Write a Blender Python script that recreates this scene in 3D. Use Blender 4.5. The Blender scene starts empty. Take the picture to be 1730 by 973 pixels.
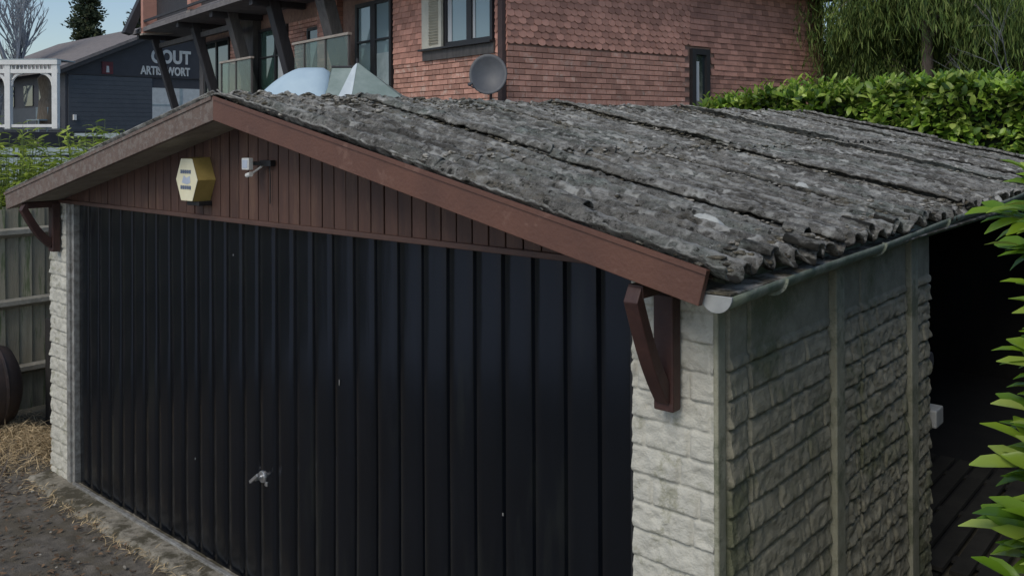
import bpy, bmesh, math, random
import numpy as np
from mathutils import Vector, Matrix
R_ = math.radians
rng = np.random.default_rng(7)
random.seed(7)
SC = bpy.context.scene
COL = SC.collection

# ---------------------------------------------------------------- camera
cam = bpy.data.cameras.new('camera'); camo = bpy.data.objects.new('camera', cam); COL.objects.link(camo)
camo.location = (6.5901, -2.7784, 2.607)
camo.matrix_world = Matrix.Translation(camo.location) @ Matrix.Rotation(R_(40.7193), 4, 'Z') @ Matrix.Rotation(R_(90), 4, 'X') @ Matrix.Rotation(R_(-0.2532), 4, 'Z')
cam.sensor_width = 36; cam.lens = 1484.78/1730*36
cam.shift_y = -(486.5-223.74)/1730; cam.shift_x = 0.00067
cam.clip_start = 0.05; cam.clip_end = 1000
SC.camera = camo
# ---------------------------------------------------------------- world, sun, exposure
w = bpy.data.worlds.new('World'); SC.world = w; w.use_nodes = True
nt = w.node_tree; bg = nt.nodes['Background']
sky = nt.nodes.new('ShaderNodeTexSky'); sky.sky_type = 'NISHITA'; sky.sun_disc = False
SUN_AZ, SUN_EL = 172.0, 46.0          # compass: 0 = +Y, clockwise
sky.sun_elevation = R_(SUN_EL); sky.sun_rotation = R_(SUN_AZ)
sky.air_density = 1.0; sky.dust_density = 1.0; sky.ozone_density = 1.2
nt.links.new(sky.outputs[0], bg.inputs[0]); bg.inputs[1].default_value = 0.112
sl = bpy.data.lights.new('sun', 'SUN'); sl.energy = 1.3; sl.angle = R_(34); sl.color = (1, .94, .83)
so = bpy.data.objects.new('sun', sl); COL.objects.link(so); so.location = (0, -10, 20)
d = Vector((math.sin(R_(SUN_AZ))*math.cos(R_(SUN_EL)), math.cos(R_(SUN_AZ))*math.cos(R_(SUN_EL)), math.sin(R_(SUN_EL))))
so.rotation_euler = d.to_track_quat('Z', 'Y').to_euler()
SC.view_settings.view_transform = 'Standard'; SC.view_settings.look = 'None'
SC.view_settings.exposure = 0.10; SC.view_settings.gamma = 1.0
SC.render.engine = 'CYCLES'
SC.cycles.max_bounces = 6

# ---------------------------------------------------------------- helpers
def srgb(r, g, b):
    f = lambda c: ((c/255)/12.92 if c/255 <= .04045 else ((c/255+.055)/1.055)**2.4)
    return (f(r), f(g), f(b), 1)
def c4(c): return tuple(c)+(1,) if len(c) == 3 else c
MATS = {}
def mat(name, c1, c2=None, scale=8, rough=.7, bump=0, bscale=40, c3=None, c3amt=.35, c3scale=3, island=0, detail=6, metal=0, stretch=(1, 1, 1), spec=.5, bdist=.01):
    """noise-mixed principled material; c3 = patches; island = random brightness per loose piece"""
    m = bpy.data.materials.new(name); m.use_nodes = True; N = m.node_tree.nodes; L = m.node_tree.links
    p = N['Principled BSDF']; p.inputs['Roughness'].default_value = rough; p.inputs['Metallic'].default_value = metal
    p.inputs['Specular IOR Level'].default_value = spec
    tc = N.new('ShaderNodeTexCoord'); mp = N.new('ShaderNodeMapping'); mp.inputs['Scale'].default_value = stretch
    L.new(tc.outputs['Object'], mp.inputs[0])
    c2 = c2 or tuple(v*.7 for v in c1[:3])
    n = N.new('ShaderNodeTexNoise'); n.inputs['Scale'].default_value = scale; n.inputs['Detail'].default_value = detail; n.inputs['Roughness'].default_value = .65
    L.new(mp.outputs[0], n.inputs[0])
    r = N.new('ShaderNodeValToRGB'); r.color_ramp.elements[0].position = .35; r.color_ramp.elements[1].position = .65
    r.color_ramp.elements[0].color = c4(c2); r.color_ramp.elements[1].color = c4(c1)
    L.new(n.outputs[0], r.inputs[0]); out = r.outputs[0]
    if c3 is not None:
        n3 = N.new('ShaderNodeTexNoise'); n3.inputs['Scale'].default_value = c3scale; n3.inputs['Detail'].default_value = 8; n3.inputs['Roughness'].default_value = .7
        L.new(mp.outputs[0], n3.inputs[0])
        r3 = N.new('ShaderNodeValToRGB'); r3.color_ramp.elements[0].position = .62-c3amt*.35; r3.color_ramp.elements[1].position = .70-c3amt*.3
        r3.color_ramp.elements[0].color = (0, 0, 0, 1); r3.color_ramp.elements[1].color = (1, 1, 1, 1)
        L.new(n3.outputs[0], r3.inputs[0])
        mx = N.new('ShaderNodeMix'); mx.data_type = 'RGBA'; L.new(r3.outputs[0], mx.inputs[0]); L.new(out, mx.inputs[6]); mx.inputs[7].default_value = c4(c3); out = mx.outputs[2]
    if island:
        g = N.new('ShaderNodeNewGeometry'); mr = N.new('ShaderNodeMapRange'); mr.inputs[3].default_value = 1-island; mr.inputs[4].default_value = 1+island
        L.new(g.outputs['Random Per Island'], mr.inputs[0])
        h = N.new('ShaderNodeHueSaturation'); L.new(mr.outputs[0], h.inputs['Value']); L.new(out, h.inputs['Color']); out = h.outputs[0]
    L.new(out, p.inputs['Base Color'])
    if bump:
        nb = N.new('ShaderNodeTexNoise'); nb.inputs['Scale'].default_value = bscale; nb.inputs['Detail'].default_value = 8; L.new(mp.outputs[0], nb.inputs[0])
        b = N.new('ShaderNodeBump'); b.inputs['Strength'].default_value = bump; b.inputs['Distance'].default_value = bdist
        L.new(nb.outputs[0], b.inputs['Height']); L.new(b.outputs[0], p.inputs['Normal'])
    MATS[name] = m
    return m
def leafmat(name, cs, rough=.38, trans=.25):
    """leaf: colour chosen per leaf from a ramp, some light through the blade"""
    m = bpy.data.materials.new(name); m.use_nodes = True; N = m.node_tree.nodes; L = m.node_tree.links
    p = N['Principled BSDF']; p.inputs['Roughness'].default_value = rough
    g = N.new('ShaderNodeNewGeometry'); r = N.new('ShaderNodeValToRGB')
    while len(r.color_ramp.elements) < len(cs): r.color_ramp.elements.new(.5)
    for i, c in enumerate(cs): r.color_ramp.elements[i].position = i/(len(cs)-1); r.color_ramp.elements[i].color = c4(c)
    L.new(g.outputs['Random Per Island'], r.inputs[0])
    tc = N.new('ShaderNodeTexCoord'); n = N.new('ShaderNodeTexNoise'); n.inputs['Scale'].default_value = 2.5; L.new(tc.outputs['Object'], n.inputs[0])
    mr = N.new('ShaderNodeMapRange'); mr.inputs[1].default_value = .3; mr.inputs[2].default_value = .7; mr.inputs[3].default_value = .6; mr.inputs[4].default_value = 1.35; L.new(n.outputs[0], mr.inputs[0])
    h = N.new('ShaderNodeHueSaturation'); L.new(r.outputs[0], h.inputs['Color']); L.new(mr.outputs[0], h.inputs['Value'])
    L.new(h.outputs[0], p.inputs['Base Color'])
    t = N.new('ShaderNodeBsdfTranslucent'); L.new(h.outputs[0], t.inputs[0])
    ms = N.new('ShaderNodeMixShader'); ms.inputs[0].default_value = trans
    L.new(p.outputs[0], ms.inputs[1]); L.new(t.outputs[0], ms.inputs[2]); L.new(ms.outputs[0], N['Material Output'].inputs[0])
    return m
def glass(name, col, rough=.06):
    m = bpy.data.materials.new(name); m.use_nodes = True; p = m.node_tree.nodes['Principled BSDF']
    p.inputs['Base Color'].default_value = c4(col); p.inputs['Roughness'].default_value = rough; p.inputs['Specular IOR Level'].default_value = .9
    p.inputs['Coat Weight'].default_value = .6; p.inputs['Coat Roughness'].default_value = .03
    return m

class MB:
    def __init__(s): s.v = []; s.f = []
    def add(s, vs, fs):
        o = len(s.v); s.v += [tuple(v) for v in vs]; s.f += [tuple(i+o for i in f) for f in fs]; return s
    def box(s, x0, x1, y0, y1, z0, z1):
        return s.add([(x0,y0,z0),(x1,y0,z0),(x1,y1,z0),(x0,y1,z0),(x0,y0,z1),(x1,y0,z1),(x1,y1,z1),(x0,y1,z1)],
              [(0,3,2,1),(4,5,6,7),(0,1,5,4),(1,2,6,5),(2,3,7,6),(3,0,4,7)])
    def bar(s, p, q, w, h, up=(0,0,1)):
        p = Vector(p); q = Vector(q); t = (q-p).normalized(); u = Vector(up)
        a = t.cross(u)
        if a.length < 1e-4: a = t.cross(Vector((1,0,0)))
        a.normalize(); b = a.cross(t).normalized()
        vs = []
        for e in (p, q):
            for sa, sb in ((-1,-1),(1,-1),(1,1),(-1,1)): vs.append(e+a*(sa*w/2)+b*(sb*h/2))
        return s.add(vs, [(0,1,2,3),(7,6,5,4),(0,4,5,1),(1,5,6,2),(2,6,7,3),(3,7,4,0)])
    def tube(s, pts, rad, n=8, cap=True):
        pts = [Vector(p) for p in pts]; rad = rad if hasattr(rad, '__len__') else [rad]*len(pts)
        vs = []; fs = []; ref = Vector((.31,.17,.93))
        for i, p in enumerate(pts):
            t = (pts[min(i+1,len(pts)-1)]-pts[max(i-1,0)]).normalized()
            a = t.cross(ref)
            if a.length < .05: a = t.cross(Vector((1,0,0)))
            a.normalize(); b = t.cross(a)
            for k in range(n):
                an = 2*math.pi*k/n; vs.append(p+(a*math.cos(an)+b*math.sin(an))*rad[i])
        for i in range(len(pts)-1):
            for k in range(n): fs.append((i*n+k, i*n+(k+1)%n, (i+1)*n+(k+1)%n, (i+1)*n+k))
        if cap: fs.append(tuple(range(n-1,-1,-1))); fs.append(tuple((len(pts)-1)*n+k for k in range(n)))
        return s.add(vs, fs)
    def prism(s, poly, axis, a0, a1):
        """poly in the two other axes, extruded along axis from a0 to a1"""
        def P(u, v, t): return {0:(t,u,v), 1:(u,t,v), 2:(u,v,t)}[axis]
        n = len(poly)
        return s.add([P(u,v,a0) for u,v in poly]+[P(u,v,a1) for u,v in poly],
            [tuple(range(n)), tuple(range(2*n-1,n-1,-1))]+[(i,n+i,n+(i+1)%n,(i+1)%n) for i in range(n)])
    def build(s, name, m, parent=None, smooth=False, bevel=0):
        me = bpy.data.meshes.new(name); me.from_pydata(s.v, [], s.f); me.update()
        bm = bmesh.new(); bm.from_mesh(me); bmesh.ops.recalc_face_normals(bm, faces=bm.faces); bm.to_mesh(me); bm.free()
        return link(name, me, m, parent, smooth, bevel)
def link(name, me, m, parent=None, smooth=False, bevel=0):
    o = bpy.data.objects.new(name, me); COL.objects.link(o)
    if m: me.materials.append(m)
    if parent: o.parent = parent
    if smooth: me.polygons.foreach_set('use_smooth', [True]*len(me.polygons))
    if bevel:
        b = o.modifiers.new('b', 'BEVEL'); b.width = bevel; b.segments = 2; b.limit_method = 'ANGLE'
    return o
def npmesh(name, V, F, m, parent=None, smooth=False):
    """V (n,3), F (m,k) arrays of equal polygons"""
    me = bpy.data.meshes.new(name); V = np.ascontiguousarray(V, dtype=np.float32); F = np.ascontiguousarray(F, dtype=np.int32)
    k = F.shape[1]
    me.vertices.add(len(V)); me.vertices.foreach_set('co', V.ravel())
    me.loops.add(F.size); me.loops.foreach_set('vertex_index', F.ravel())
    me.polygons.add(len(F)); me.polygons.foreach_set('loop_start', np.arange(0, F.size, k, dtype=np.int32))
    me.update(calc_edges=True); me.validate()
    return link(name, me, m, parent, smooth)
def gridfaces(nx, ny):
    i, j = np.meshgrid(np.arange(nx-1), np.arange(ny-1), indexing='ij'); a = i*ny+j
    return np.stack([a, a+ny, a+ny+1, a+1], -1).reshape(-1, 4)
def _h(i, j, s):
    n = (i.astype(np.int64)*374761393+j.astype(np.int64)*668265263+s*974634777) & 0x7fffffff
    n = ((n ^ (n >> 13))*1274126177) & 0x7fffffff
    return ((n ^ (n >> 16)) & 0xffff)/65535.0
def vn(x, y, s=0):
    x = np.asarray(x, float); y = np.asarray(y, float); i = np.floor(x); j = np.floor(y); fx = x-i; fy = y-j
    fx = fx*fx*(3-2*fx); fy = fy*fy*(3-2*fy); i = i.astype(np.int64); j = j.astype(np.int64)
    return (_h(i,j,s)*(1-fx)+_h(i+1,j,s)*fx)*(1-fy)+(_h(i,j+1,s)*(1-fx)+_h(i+1,j+1,s)*fx)*fy
def fbm(x, y, s=0, o=4):
    t = 0; a = .5
    for k in range(o): t = t+a*vn(x*2**k, y*2**k, s+k*17); a *= .5
    return t
def empty(name, loc=(0,0,0), rz=0, label=None, cat=None, group=None):
    o = bpy.data.objects.new(name, None); COL.objects.link(o); o.location = loc; o.rotation_euler = (0,0,rz); o.empty_display_size = .2
    return tag(o, label, cat, group)
def tag(o, label=None, cat=None, group=None, kind=None):
    if label: o['label'] = label
    if cat: o['category'] = cat
    if group: o['group'] = group
    if kind: o['kind'] = kind
    return o

def leaves(P, D, U, Ln, Wd, fold=.25, droop=.25, shape='oval'):
    """P base points, D directions, U rough up normals, all (n,3). 3 cross-rows -> folded, drooping blades"""
    n = len(P); D = D/np.linalg.norm(D, axis=1, keepdims=True)
    S = np.cross(D, U); S /= np.linalg.norm(S, axis=1, keepdims=True)+1e-9; Nn = np.cross(S, D)
    ts = [0, .22, .5, .78, 1.0]; ws = {'oval': [.08, .66, 1, .86, .10], 'lance': [.06, .8, 1, .62, .02]}[shape]
    V = np.zeros((n, 15, 3))
    for r_, (t, w_) in enumerate(zip(ts, ws)):
        c = P+D*(Ln*t)[:, None]-Nn*(Ln*droop*t*t)[:, None]
        V[:, r_*3+1] = c
        V[:, r_*3] = c-S*(Wd*.5*w_)[:, None]+Nn*(Wd*.5*w_*fold)[:, None]
        V[:, r_*3+2] = c+S*(Wd*.5*w_)[:, None]+Nn*(Wd*.5*w_*fold)[:, None]
    f = []
    for r_ in range(4):
        for k in range(2): f.append((r_*3+k, r_*3+k+1, r_*3+k+4, r_*3+k+3))
    F = (np.arange(n)[:, None, None]*15+np.array(f)[None]).reshape(-1, 4)
    return V.reshape(-1, 3), F
def unit(a): return a/(np.linalg.norm(a, axis=-1, keepdims=True)+1e-9)

# ---------------------------------------------------------------- materials
M = {}
M['asphalt'] = mat('asphalt', (.19,.168,.138), (.10,.09,.075), 14, .9, .6, 120, c3=(.11,.095,.07), c3amt=.45, c3scale=5)
M['earth'] = mat('earth', (.10,.085,.055), (.05,.045,.03), 2, .95, .4, 30)
M['concrete'] = mat('concrete', (.34,.31,.25), (.16,.145,.11), 12, .9, .5, 90, c3=(.08,.07,.045), c3amt=.45, c3scale=7)
M['steel'] = mat('steel', (.42,.42,.40), (.20,.19,.17), 20, .5, .2, 60, metal=.3)
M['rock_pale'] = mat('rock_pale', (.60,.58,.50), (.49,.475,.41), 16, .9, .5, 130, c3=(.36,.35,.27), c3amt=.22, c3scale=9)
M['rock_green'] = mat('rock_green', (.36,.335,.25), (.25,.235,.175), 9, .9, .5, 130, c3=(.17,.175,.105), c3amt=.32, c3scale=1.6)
M['post_green'] = mat('post_green', (.38,.37,.28), (.27,.265,.19), 9, .9, .4, 130, c3=(.17,.18,.12), c3amt=.3, c3scale=5)
M['void_shade'] = mat('void_shade', (.012,.011,.010), (.006,.006,.006), 5, .95)  # near-black colour stands in for the shade of the unlit interior
M['brown_paint'] = mat('brown_paint', (.150,.068,.045), (.115,.053,.037), 3, .6, .25, 60, c3=(.19,.10,.072), c3amt=.10, c3scale=9, stretch=(1,1,1))
M['brown_worn'] = mat('brown_worn', (.175,.125,.10), (.13,.092,.076), 14, .8, .4, 80, c3=(.20,.165,.14), c3amt=.4, c3scale=30)
M['brown_board'] = mat('brown_board', (.105,.052,.036), (.072,.036,.027), 3, .65, .2, 50, stretch=(6,6,.9), island=.16, c3=(.125,.068,.045), c3amt=.25, c3scale=2)
M['brown_trim'] = mat('brown_trim', (.105,.055,.041), (.075,.041,.032), 8, .6, .25, 50)
M['brown_dark'] = mat('brown_dark', (.065,.028,.022), (.04,.018,.016), 8, .6, .2, 60)
M['soffit'] = mat('soffit', (.34,.31,.25), (.24,.215,.17), 8, .85, .3, 60)
M['door'] = mat('door', (.0048,.0064,.0098), (.0032,.0044,.0068), 3, .20, .12, 5, c3=(.010,.012,.013), c3amt=.12, c3scale=1.2, stretch=(2.5,1,.5), bdist=.02)
M['chrome'] = mat('chrome', (.7,.7,.7), (.5,.5,.5), 30, .3, metal=.8)
M['gutter'] = mat('gutter', (.24,.27,.21), (.13,.16,.115), 10, .7, .2, 60, c3=(.30,.31,.26), c3amt=.25, c3scale=6)
M['gutter_cap'] = mat('gutter_cap', (.40,.41,.40), (.31,.32,.31), 14, .6)
M['alarm_front'] = mat('alarm_front', (.86,.81,.58), (.79,.73,.50), 9, .5)
M['alarm_side'] = mat('alarm_side', (.44,.32,.10), (.33,.235,.065), 12, .5)
M['black'] = mat('black', (.02,.02,.022), (.012,.012,.013), 8, .5)
M['white'] = mat('white', (.78,.78,.75), (.66,.66,.63), 10, .5)
M['blue_mark'] = mat('blue_mark', (.13,.17,.26), (.10,.13,.2), 10, .5)
M['pale_mark'] = mat('pale_mark', (.55,.62,.72), (.45,.5,.6), 10, .5)
M['fence_wood'] = mat('fence_wood', (.36,.325,.24), (.21,.19,.135), 3, .9, .4, 40, c3=(.12,.14,.07), c3amt=.3, c3scale=3, stretch=(5,5,.5), island=.22)
M['fence_rail'] = mat('fence_rail', (.40,.37,.30), (.25,.23,.18), 6, .9, .3, 40)
M['tank'] = mat('tank', (.075,.052,.045), (.045,.034,.03), 4, .55, .1, 30)
M['darkpost'] = mat('darkpost', (.03,.027,.025), (.018,.017,.016), 6, .9, .4, 40)
M['straw'] = mat('straw', (.62,.48,.28), (.42,.31,.17), 20, .9, island=.4)
M['twig'] = mat('twig', (.16,.13,.10), (.08,.065,.05), 20, .9, island=.4)
M['stone'] = mat('stone', (.42,.39,.33), (.22,.2,.17), 20, .9, .3, 60, island=.4)
M['leaf_litter'] = mat('leaf_litter', (.19,.12,.07), (.10,.065,.04), 20, .9, island=.5)
# house
M['brick'] = mat('brick', (.61,.33,.25), (.48,.245,.185), 10, .85, .4, 90, island=.30, c3=(.60,.42,.34), c3amt=.2, c3scale=5)
M['mortar'] = mat('mortar', (.34,.22,.17), (.24,.15,.12), 10, .95)
M['tile'] = mat('tile', (.64,.33,.25), (.54,.27,.20), 6, .85, .3, 90, island=.28)
M['tile_dark'] = mat('tile_dark', (.53,.275,.21), (.42,.215,.165), 4, .85, .3, 90, island=.28)
M['timber_dark'] = mat('timber_dark', (.045,.043,.047), (.028,.027,.030), 5, .7, .3, 40, stretch=(3,3,.6))
M['timber_grey'] = mat('timber_grey', (.12,.11,.105), (.07,.065,.062), 5, .8, .3, 40, stretch=(3,3,.6))
M['timber_light'] = mat('timber_light', (.42,.37,.32), (.30,.26,.22), 5, .8)
M['frame_dark'] = mat('frame_dark', (.035,.033,.036), (.025,.024,.026), 5, .5)
M['cream'] = mat('cream', (.66,.63,.52), (.56,.53,.44), 7, .5)
M['glass_sky'] = glass('glass_sky', (.24,.33,.36))
M['glass_dark'] = glass('glass_dark', (.018,.03,.035))
M['glass_green'] = glass('glass_green', (.06,.115,.10))
M['guard'] = glass('guard', (.30,.38,.34)); M['guard'].node_tree.nodes['Principled BSDF'].inputs['Transmission Weight'].default_value = .92; M['guard'].node_tree.nodes['Principled BSDF'].inputs['Base Color'].default_value = (.50,.62,.57,1); M['guard'].node_tree.nodes['Principled BSDF'].inputs['IOR'].default_value = 1.05
M['curtain'] = mat('curtain', (.62,.64,.64), (.50,.52,.53), 6, .9, stretch=(9,9,.3))
M['roofgrey'] = mat('roofgrey', (.20,.185,.18), (.13,.12,.12), 5, .9, .3, 30)
M['pipe'] = mat('pipe', (.09,.05,.045), (.06,.035,.03), 8, .6)
M['dish'] = mat('dish', (.10,.105,.115), (.08,.085,.095), 8, .5)
M['cladding'] = mat('cladding', (.050,.051,.060), (.040,.041,.048), 3, .6, .1, 20)
M['cladding_pale'] = mat('cladding_pale', (.078,.088,.10), (.065,.074,.086), 3, .6, .1, 20)
M['hall_roof'] = mat('hall_roof', (.25,.22,.205), (.17,.15,.145), 4, .9, .3, 30)
M['red'] = mat('red', (.15,.03,.035), (.10,.02,.025), 5, .6)
M['hall_white'] = mat('hall_white', (.62,.64,.62), (.5,.52,.5), 5, .7)
M['veranda'] = mat('veranda', (.80,.80,.77), (.70,.70,.67), 4, .6)
M['tan'] = mat('tan', (.30,.24,.18), (.18,.14,.10), 5, .9, stretch=(6,6,.5))
M['canopy_blue'] = mat('canopy_blue', (.50,.63,.70), (.44,.57,.65), 4, .6)
M['canopy_green'] = mat('canopy_green', (.30,.36,.33), (.22,.28,.25), 5, .6)
M['canopy_white'] = mat('canopy_white', (.62,.68,.70), (.52,.58,.60), 5, .6)
M['slat'] = mat('slat', (.38,.45,.46), (.27,.33,.34), 5, .7)
M['bark'] = mat('bark', (.20,.165,.14), (.11,.09,.075), 6, .95, .6, 30, stretch=(3,3,.6))
M['twig_pale'] = mat('twig_pale', (.34,.37,.40), (.24,.26,.29), 6, .95)
M['bark_grey'] = mat('bark_grey', (.20,.21,.22), (.14,.145,.155), 6, .95)
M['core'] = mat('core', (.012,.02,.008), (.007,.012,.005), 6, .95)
M['laurel'] = leafmat('laurel', [(.045,.10,.02), (.13,.24,.03), (.27,.41,.05), (.47,.57,.14)], .36, .3)
M['laurel_near'] = leafmat('laurel_near', [(.07,.15,.015), (.15,.28,.02), (.25,.38,.03), (.45,.55,.13)], .27, .3)
M['conifer'] = leafmat('conifer', [(.035,.07,.02), (.085,.15,.03), (.17,.25,.055), (.30,.36,.11)], .8, .3)
M['conifer_dark'] = leafmat('conifer_dark', [(.025,.045,.025), (.04,.06,.028), (.08,.09,.035)], .8, .12)
M['shrub'] = leafmat('shrub', [(.20,.28,.04), (.36,.46,.06), (.52,.60,.14)], .5, .4)
M['shoot'] = mat('shoot', (.16,.22,.06), (.10,.14,.04), 8, .6)

def roofmat(name):
    m = bpy.data.materials.new(name); m.use_nodes = True; N = m.node_tree.nodes; L = m.node_tree.links
    p = N['Principled BSDF']; p.inputs['Roughness'].default_value = .95; p.inputs['Specular IOR Level'].default_value = .2
    tc = N.new('ShaderNodeTexCoord')
    def noise(s, d=8, r=.7):
        n = N.new('ShaderNodeTexNoise'); n.inputs['Scale'].default_value = s; n.inputs['Detail'].default_value = d; n.inputs['Roughness'].default_value = r
        L.new(tc.outputs['Object'], n.inputs[0]); return n.outputs[0]
    def ramp(i, a, b, ca=(0,0,0,1), cb=(1,1,1,1)):
        if a > b: a, b, ca, cb = b, a, cb, ca
        r = N.new('ShaderNodeValToRGB'); r.color_ramp.elements[0].position = a; r.color_ramp.elements[1].position = b
        r.color_ramp.elements[0].color = ca; r.color_ramp.elements[1].color = cb; L.new(i, r.inputs[0]); return r.outputs[0]
    def mix(f, a, b):
        x = N.new('ShaderNodeMix'); x.data_type = 'RGBA'; L.new(f, x.inputs[0])
        if isinstance(a, tuple): x.inputs[6].default_value = a
        else: L.new(a, x.inputs[6])
        if isinstance(b, tuple): x.inputs[7].default_value = b
        else: L.new(b, x.inputs[7])
        return x.outputs[2]
    mp = N.new('ShaderNodeMapping'); mp.inputs['Scale'].default_value = (.45, 1, 1); L.new(tc.outputs['Object'], mp.inputs[0])
    def snoise(s_, d=10, r=.85):
        n = N.new('ShaderNodeTexNoise'); n.inputs['Scale'].default_value = s_; n.inputs['Detail'].default_value = d; n.inputs['Roughness'].default_value = r
        L.new(mp.outputs[0], n.inputs[0]); return n.outputs[0]
    base = ramp(noise(17, 12, .95), .41, .60, (.060,.057,.049,1), (.335,.32,.285,1))
    base = mix(ramp(noise(1.6, 4), .5, .66), base, mix(ramp(noise(12, 12, .9), .43, .58), (.05,.058,.048,1), (.33,.36,.32,1)))   # greenish areas
    base = mix(ramp(noise(2.3, 9, .8), .56, .68), base, (.19,.165,.12,1))                # brown moss films
    base = mix(ramp(snoise(13, 10, .9), .60, .65), base, (.60,.585,.54,1))                # pale rosettes drawn out down the slope
    base = mix(ramp(noise(30, 8, .8), .62, .66), base, (.62,.61,.56,1))                # freckles
    base = mix(ramp(snoise(14, 12, .9), .41, .46, (1,1,1,1), (0,0,0,1)), base, (.030,.029,.024,1))   # black moss streaks
    base = mix(ramp(snoise(1.3, 6, .7), .38, .46, (.75,.75,.75,1), (0,0,0,1)), base, (.055,.050,.042,1))
    # lichen rings: cells with dark hollow centres and pale rims, in patches
    def voro(sc_):
        va = N.new('ShaderNodeVectorMath'); va.operation = 'MULTIPLY_ADD'; va.inputs[1].default_value = (.035, .035, .035)
        nn = N.new('ShaderNodeTexNoise'); nn.inputs['Scale'].default_value = 25; L.new(tc.outputs['Object'], nn.inputs[0])
        L.new(nn.outputs['Color'], va.inputs[0]); L.new(tc.outputs['Object'], va.inputs[2])
        v = N.new('ShaderNodeTexVoronoi'); v.inputs['Scale'].default_value = sc_; v.inputs['Randomness'].default_value = 1; L.new(va.outputs[0], v.inputs[0]); return v.outputs['Distance']
    v1 = voro(22); v2 = voro(42)
    def mul(a, b_):
        x = N.new('ShaderNodeMath'); x.operation = 'MULTIPLY'; L.new(a, x.inputs[0]); L.new(b_, x.inputs[1]); return x.outputs[0]
    base = mix(mul(ramp(v1, .30, .18), ramp(noise(4, 5), .46, .56)), base, (.035,.034,.029,1))
    base = mix(mul(ramp(v2, .26, .16), ramp(noise(6, 5), .47, .55)), base, (.040,.038,.032,1))
    base = mix(mul(ramp(v1, .50, .64), ramp(noise(5, 8), .48, .62)), base, (.52,.51,.465,1))
    sp = N.new('ShaderNodeSeparateXYZ'); L.new(tc.outputs['Object'], sp.inputs[0])
    def mth(op, a, b_=None):
        x = N.new('ShaderNodeMath'); x.operation = op
        for k_, q in enumerate((a, b_)):
            if q is None: continue
            if isinstance(q, (int, float)): x.inputs[k_].default_value = q
            else: L.new(q, x.inputs[k_])
        return x.outputs[0]
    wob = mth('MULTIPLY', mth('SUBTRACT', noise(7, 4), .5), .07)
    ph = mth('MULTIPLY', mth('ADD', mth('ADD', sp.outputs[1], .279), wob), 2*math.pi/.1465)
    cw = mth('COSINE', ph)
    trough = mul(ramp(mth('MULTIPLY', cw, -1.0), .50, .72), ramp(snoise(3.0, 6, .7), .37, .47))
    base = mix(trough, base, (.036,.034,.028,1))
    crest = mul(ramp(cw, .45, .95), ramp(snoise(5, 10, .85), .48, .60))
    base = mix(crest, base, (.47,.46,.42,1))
    L.new(base, p.inputs['Base Color'])
    b = N.new('ShaderNodeBump'); b.inputs['Strength'].default_value = 1; b.inputs['Distance'].default_value = .018
    ad = N.new('ShaderNodeMath'); ad.operation = 'MULTIPLY_ADD'; L.new(v1, ad.inputs[0]); ad.inputs[1].default_value = .6; L.new(noise(45, 10, .8), ad.inputs[2])
    L.new(ad.outputs[0], b.inputs['Height']); L.new(b.outputs[0], p.inputs['Normal'])
    return m
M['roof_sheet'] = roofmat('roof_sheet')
M['moss'] = mat('moss', (.15,.13,.09), (.035,.032,.024), 40, 1, .8, 90, c3=(.36,.34,.30), c3amt=.4, c3scale=9, island=.5)
M['lichen_patch'] = mat('lichen_patch', (.50,.51,.48), (.40,.41,.39), 20, .95, .5, 90)

# ================================================================ SETTING
tag(MB().box(-150, 150, -120, 180, -.6, 0).build('ground', M['earth']), kind='structure')
# driveway, displaced asphalt in front of the garage
X = np.linspace(-6, 8, 560); Y = np.linspace(-3.2, .05, 130); gx, gy = np.meshgrid(X, Y, indexing='ij')
z = .012+.02*fbm(gx*1.3, gy*1.3, 3)+.010*fbm(gx*14, gy*14, 5, 4)+.008*vn(gx*45, gy*45, 8)
z += .07*np.exp(-(((gx+1.35)/.75)**2+((gy-.15)/.35)**2))*fbm(gx*9, gy*9, 9)*2
crack = np.abs(fbm(gx*.9, gy*1.1, 12)-.47); z -= .02*np.exp(-(crack/.008)**2)
tag(npmesh('driveway', np.stack([gx, gy, z], -1).reshape(-1, 3), gridfaces(560, 130), M['asphalt'], smooth=True), kind='structure')
M['reflection_blue'] = mat('reflection_blue', (.36,.41,.50), (.28,.32,.40), 3, .8)  # bluish tint picked for the sheen it gives the door
tag(MB().prism([(-60, -1.2), (-3.6, -1.45), (-3.1, -1.74), (-1.4, -2.9), (.23, -3.8), (2.0, -4.9), (20, -16), (20, -60), (-60, -60)], 2, 0, .075).build('door_reflection_slab', M['reflection_blue']), kind='structure')  # unseen slab added, edge shaped so the door mirrors a pale upper area

# ================================================================ GARAGE
XL, XR, XM, SL = -.41, 5.134, 2.3615, .2185
YB = 7.62
def zr(x): return 2.800-SL*abs(x-XM)
G = empty('concrete_garage', (0,0,0), 0, 'long concrete garage with black ribbed door, brown gable and lichen-covered corrugated roof', 'garage')

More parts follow.
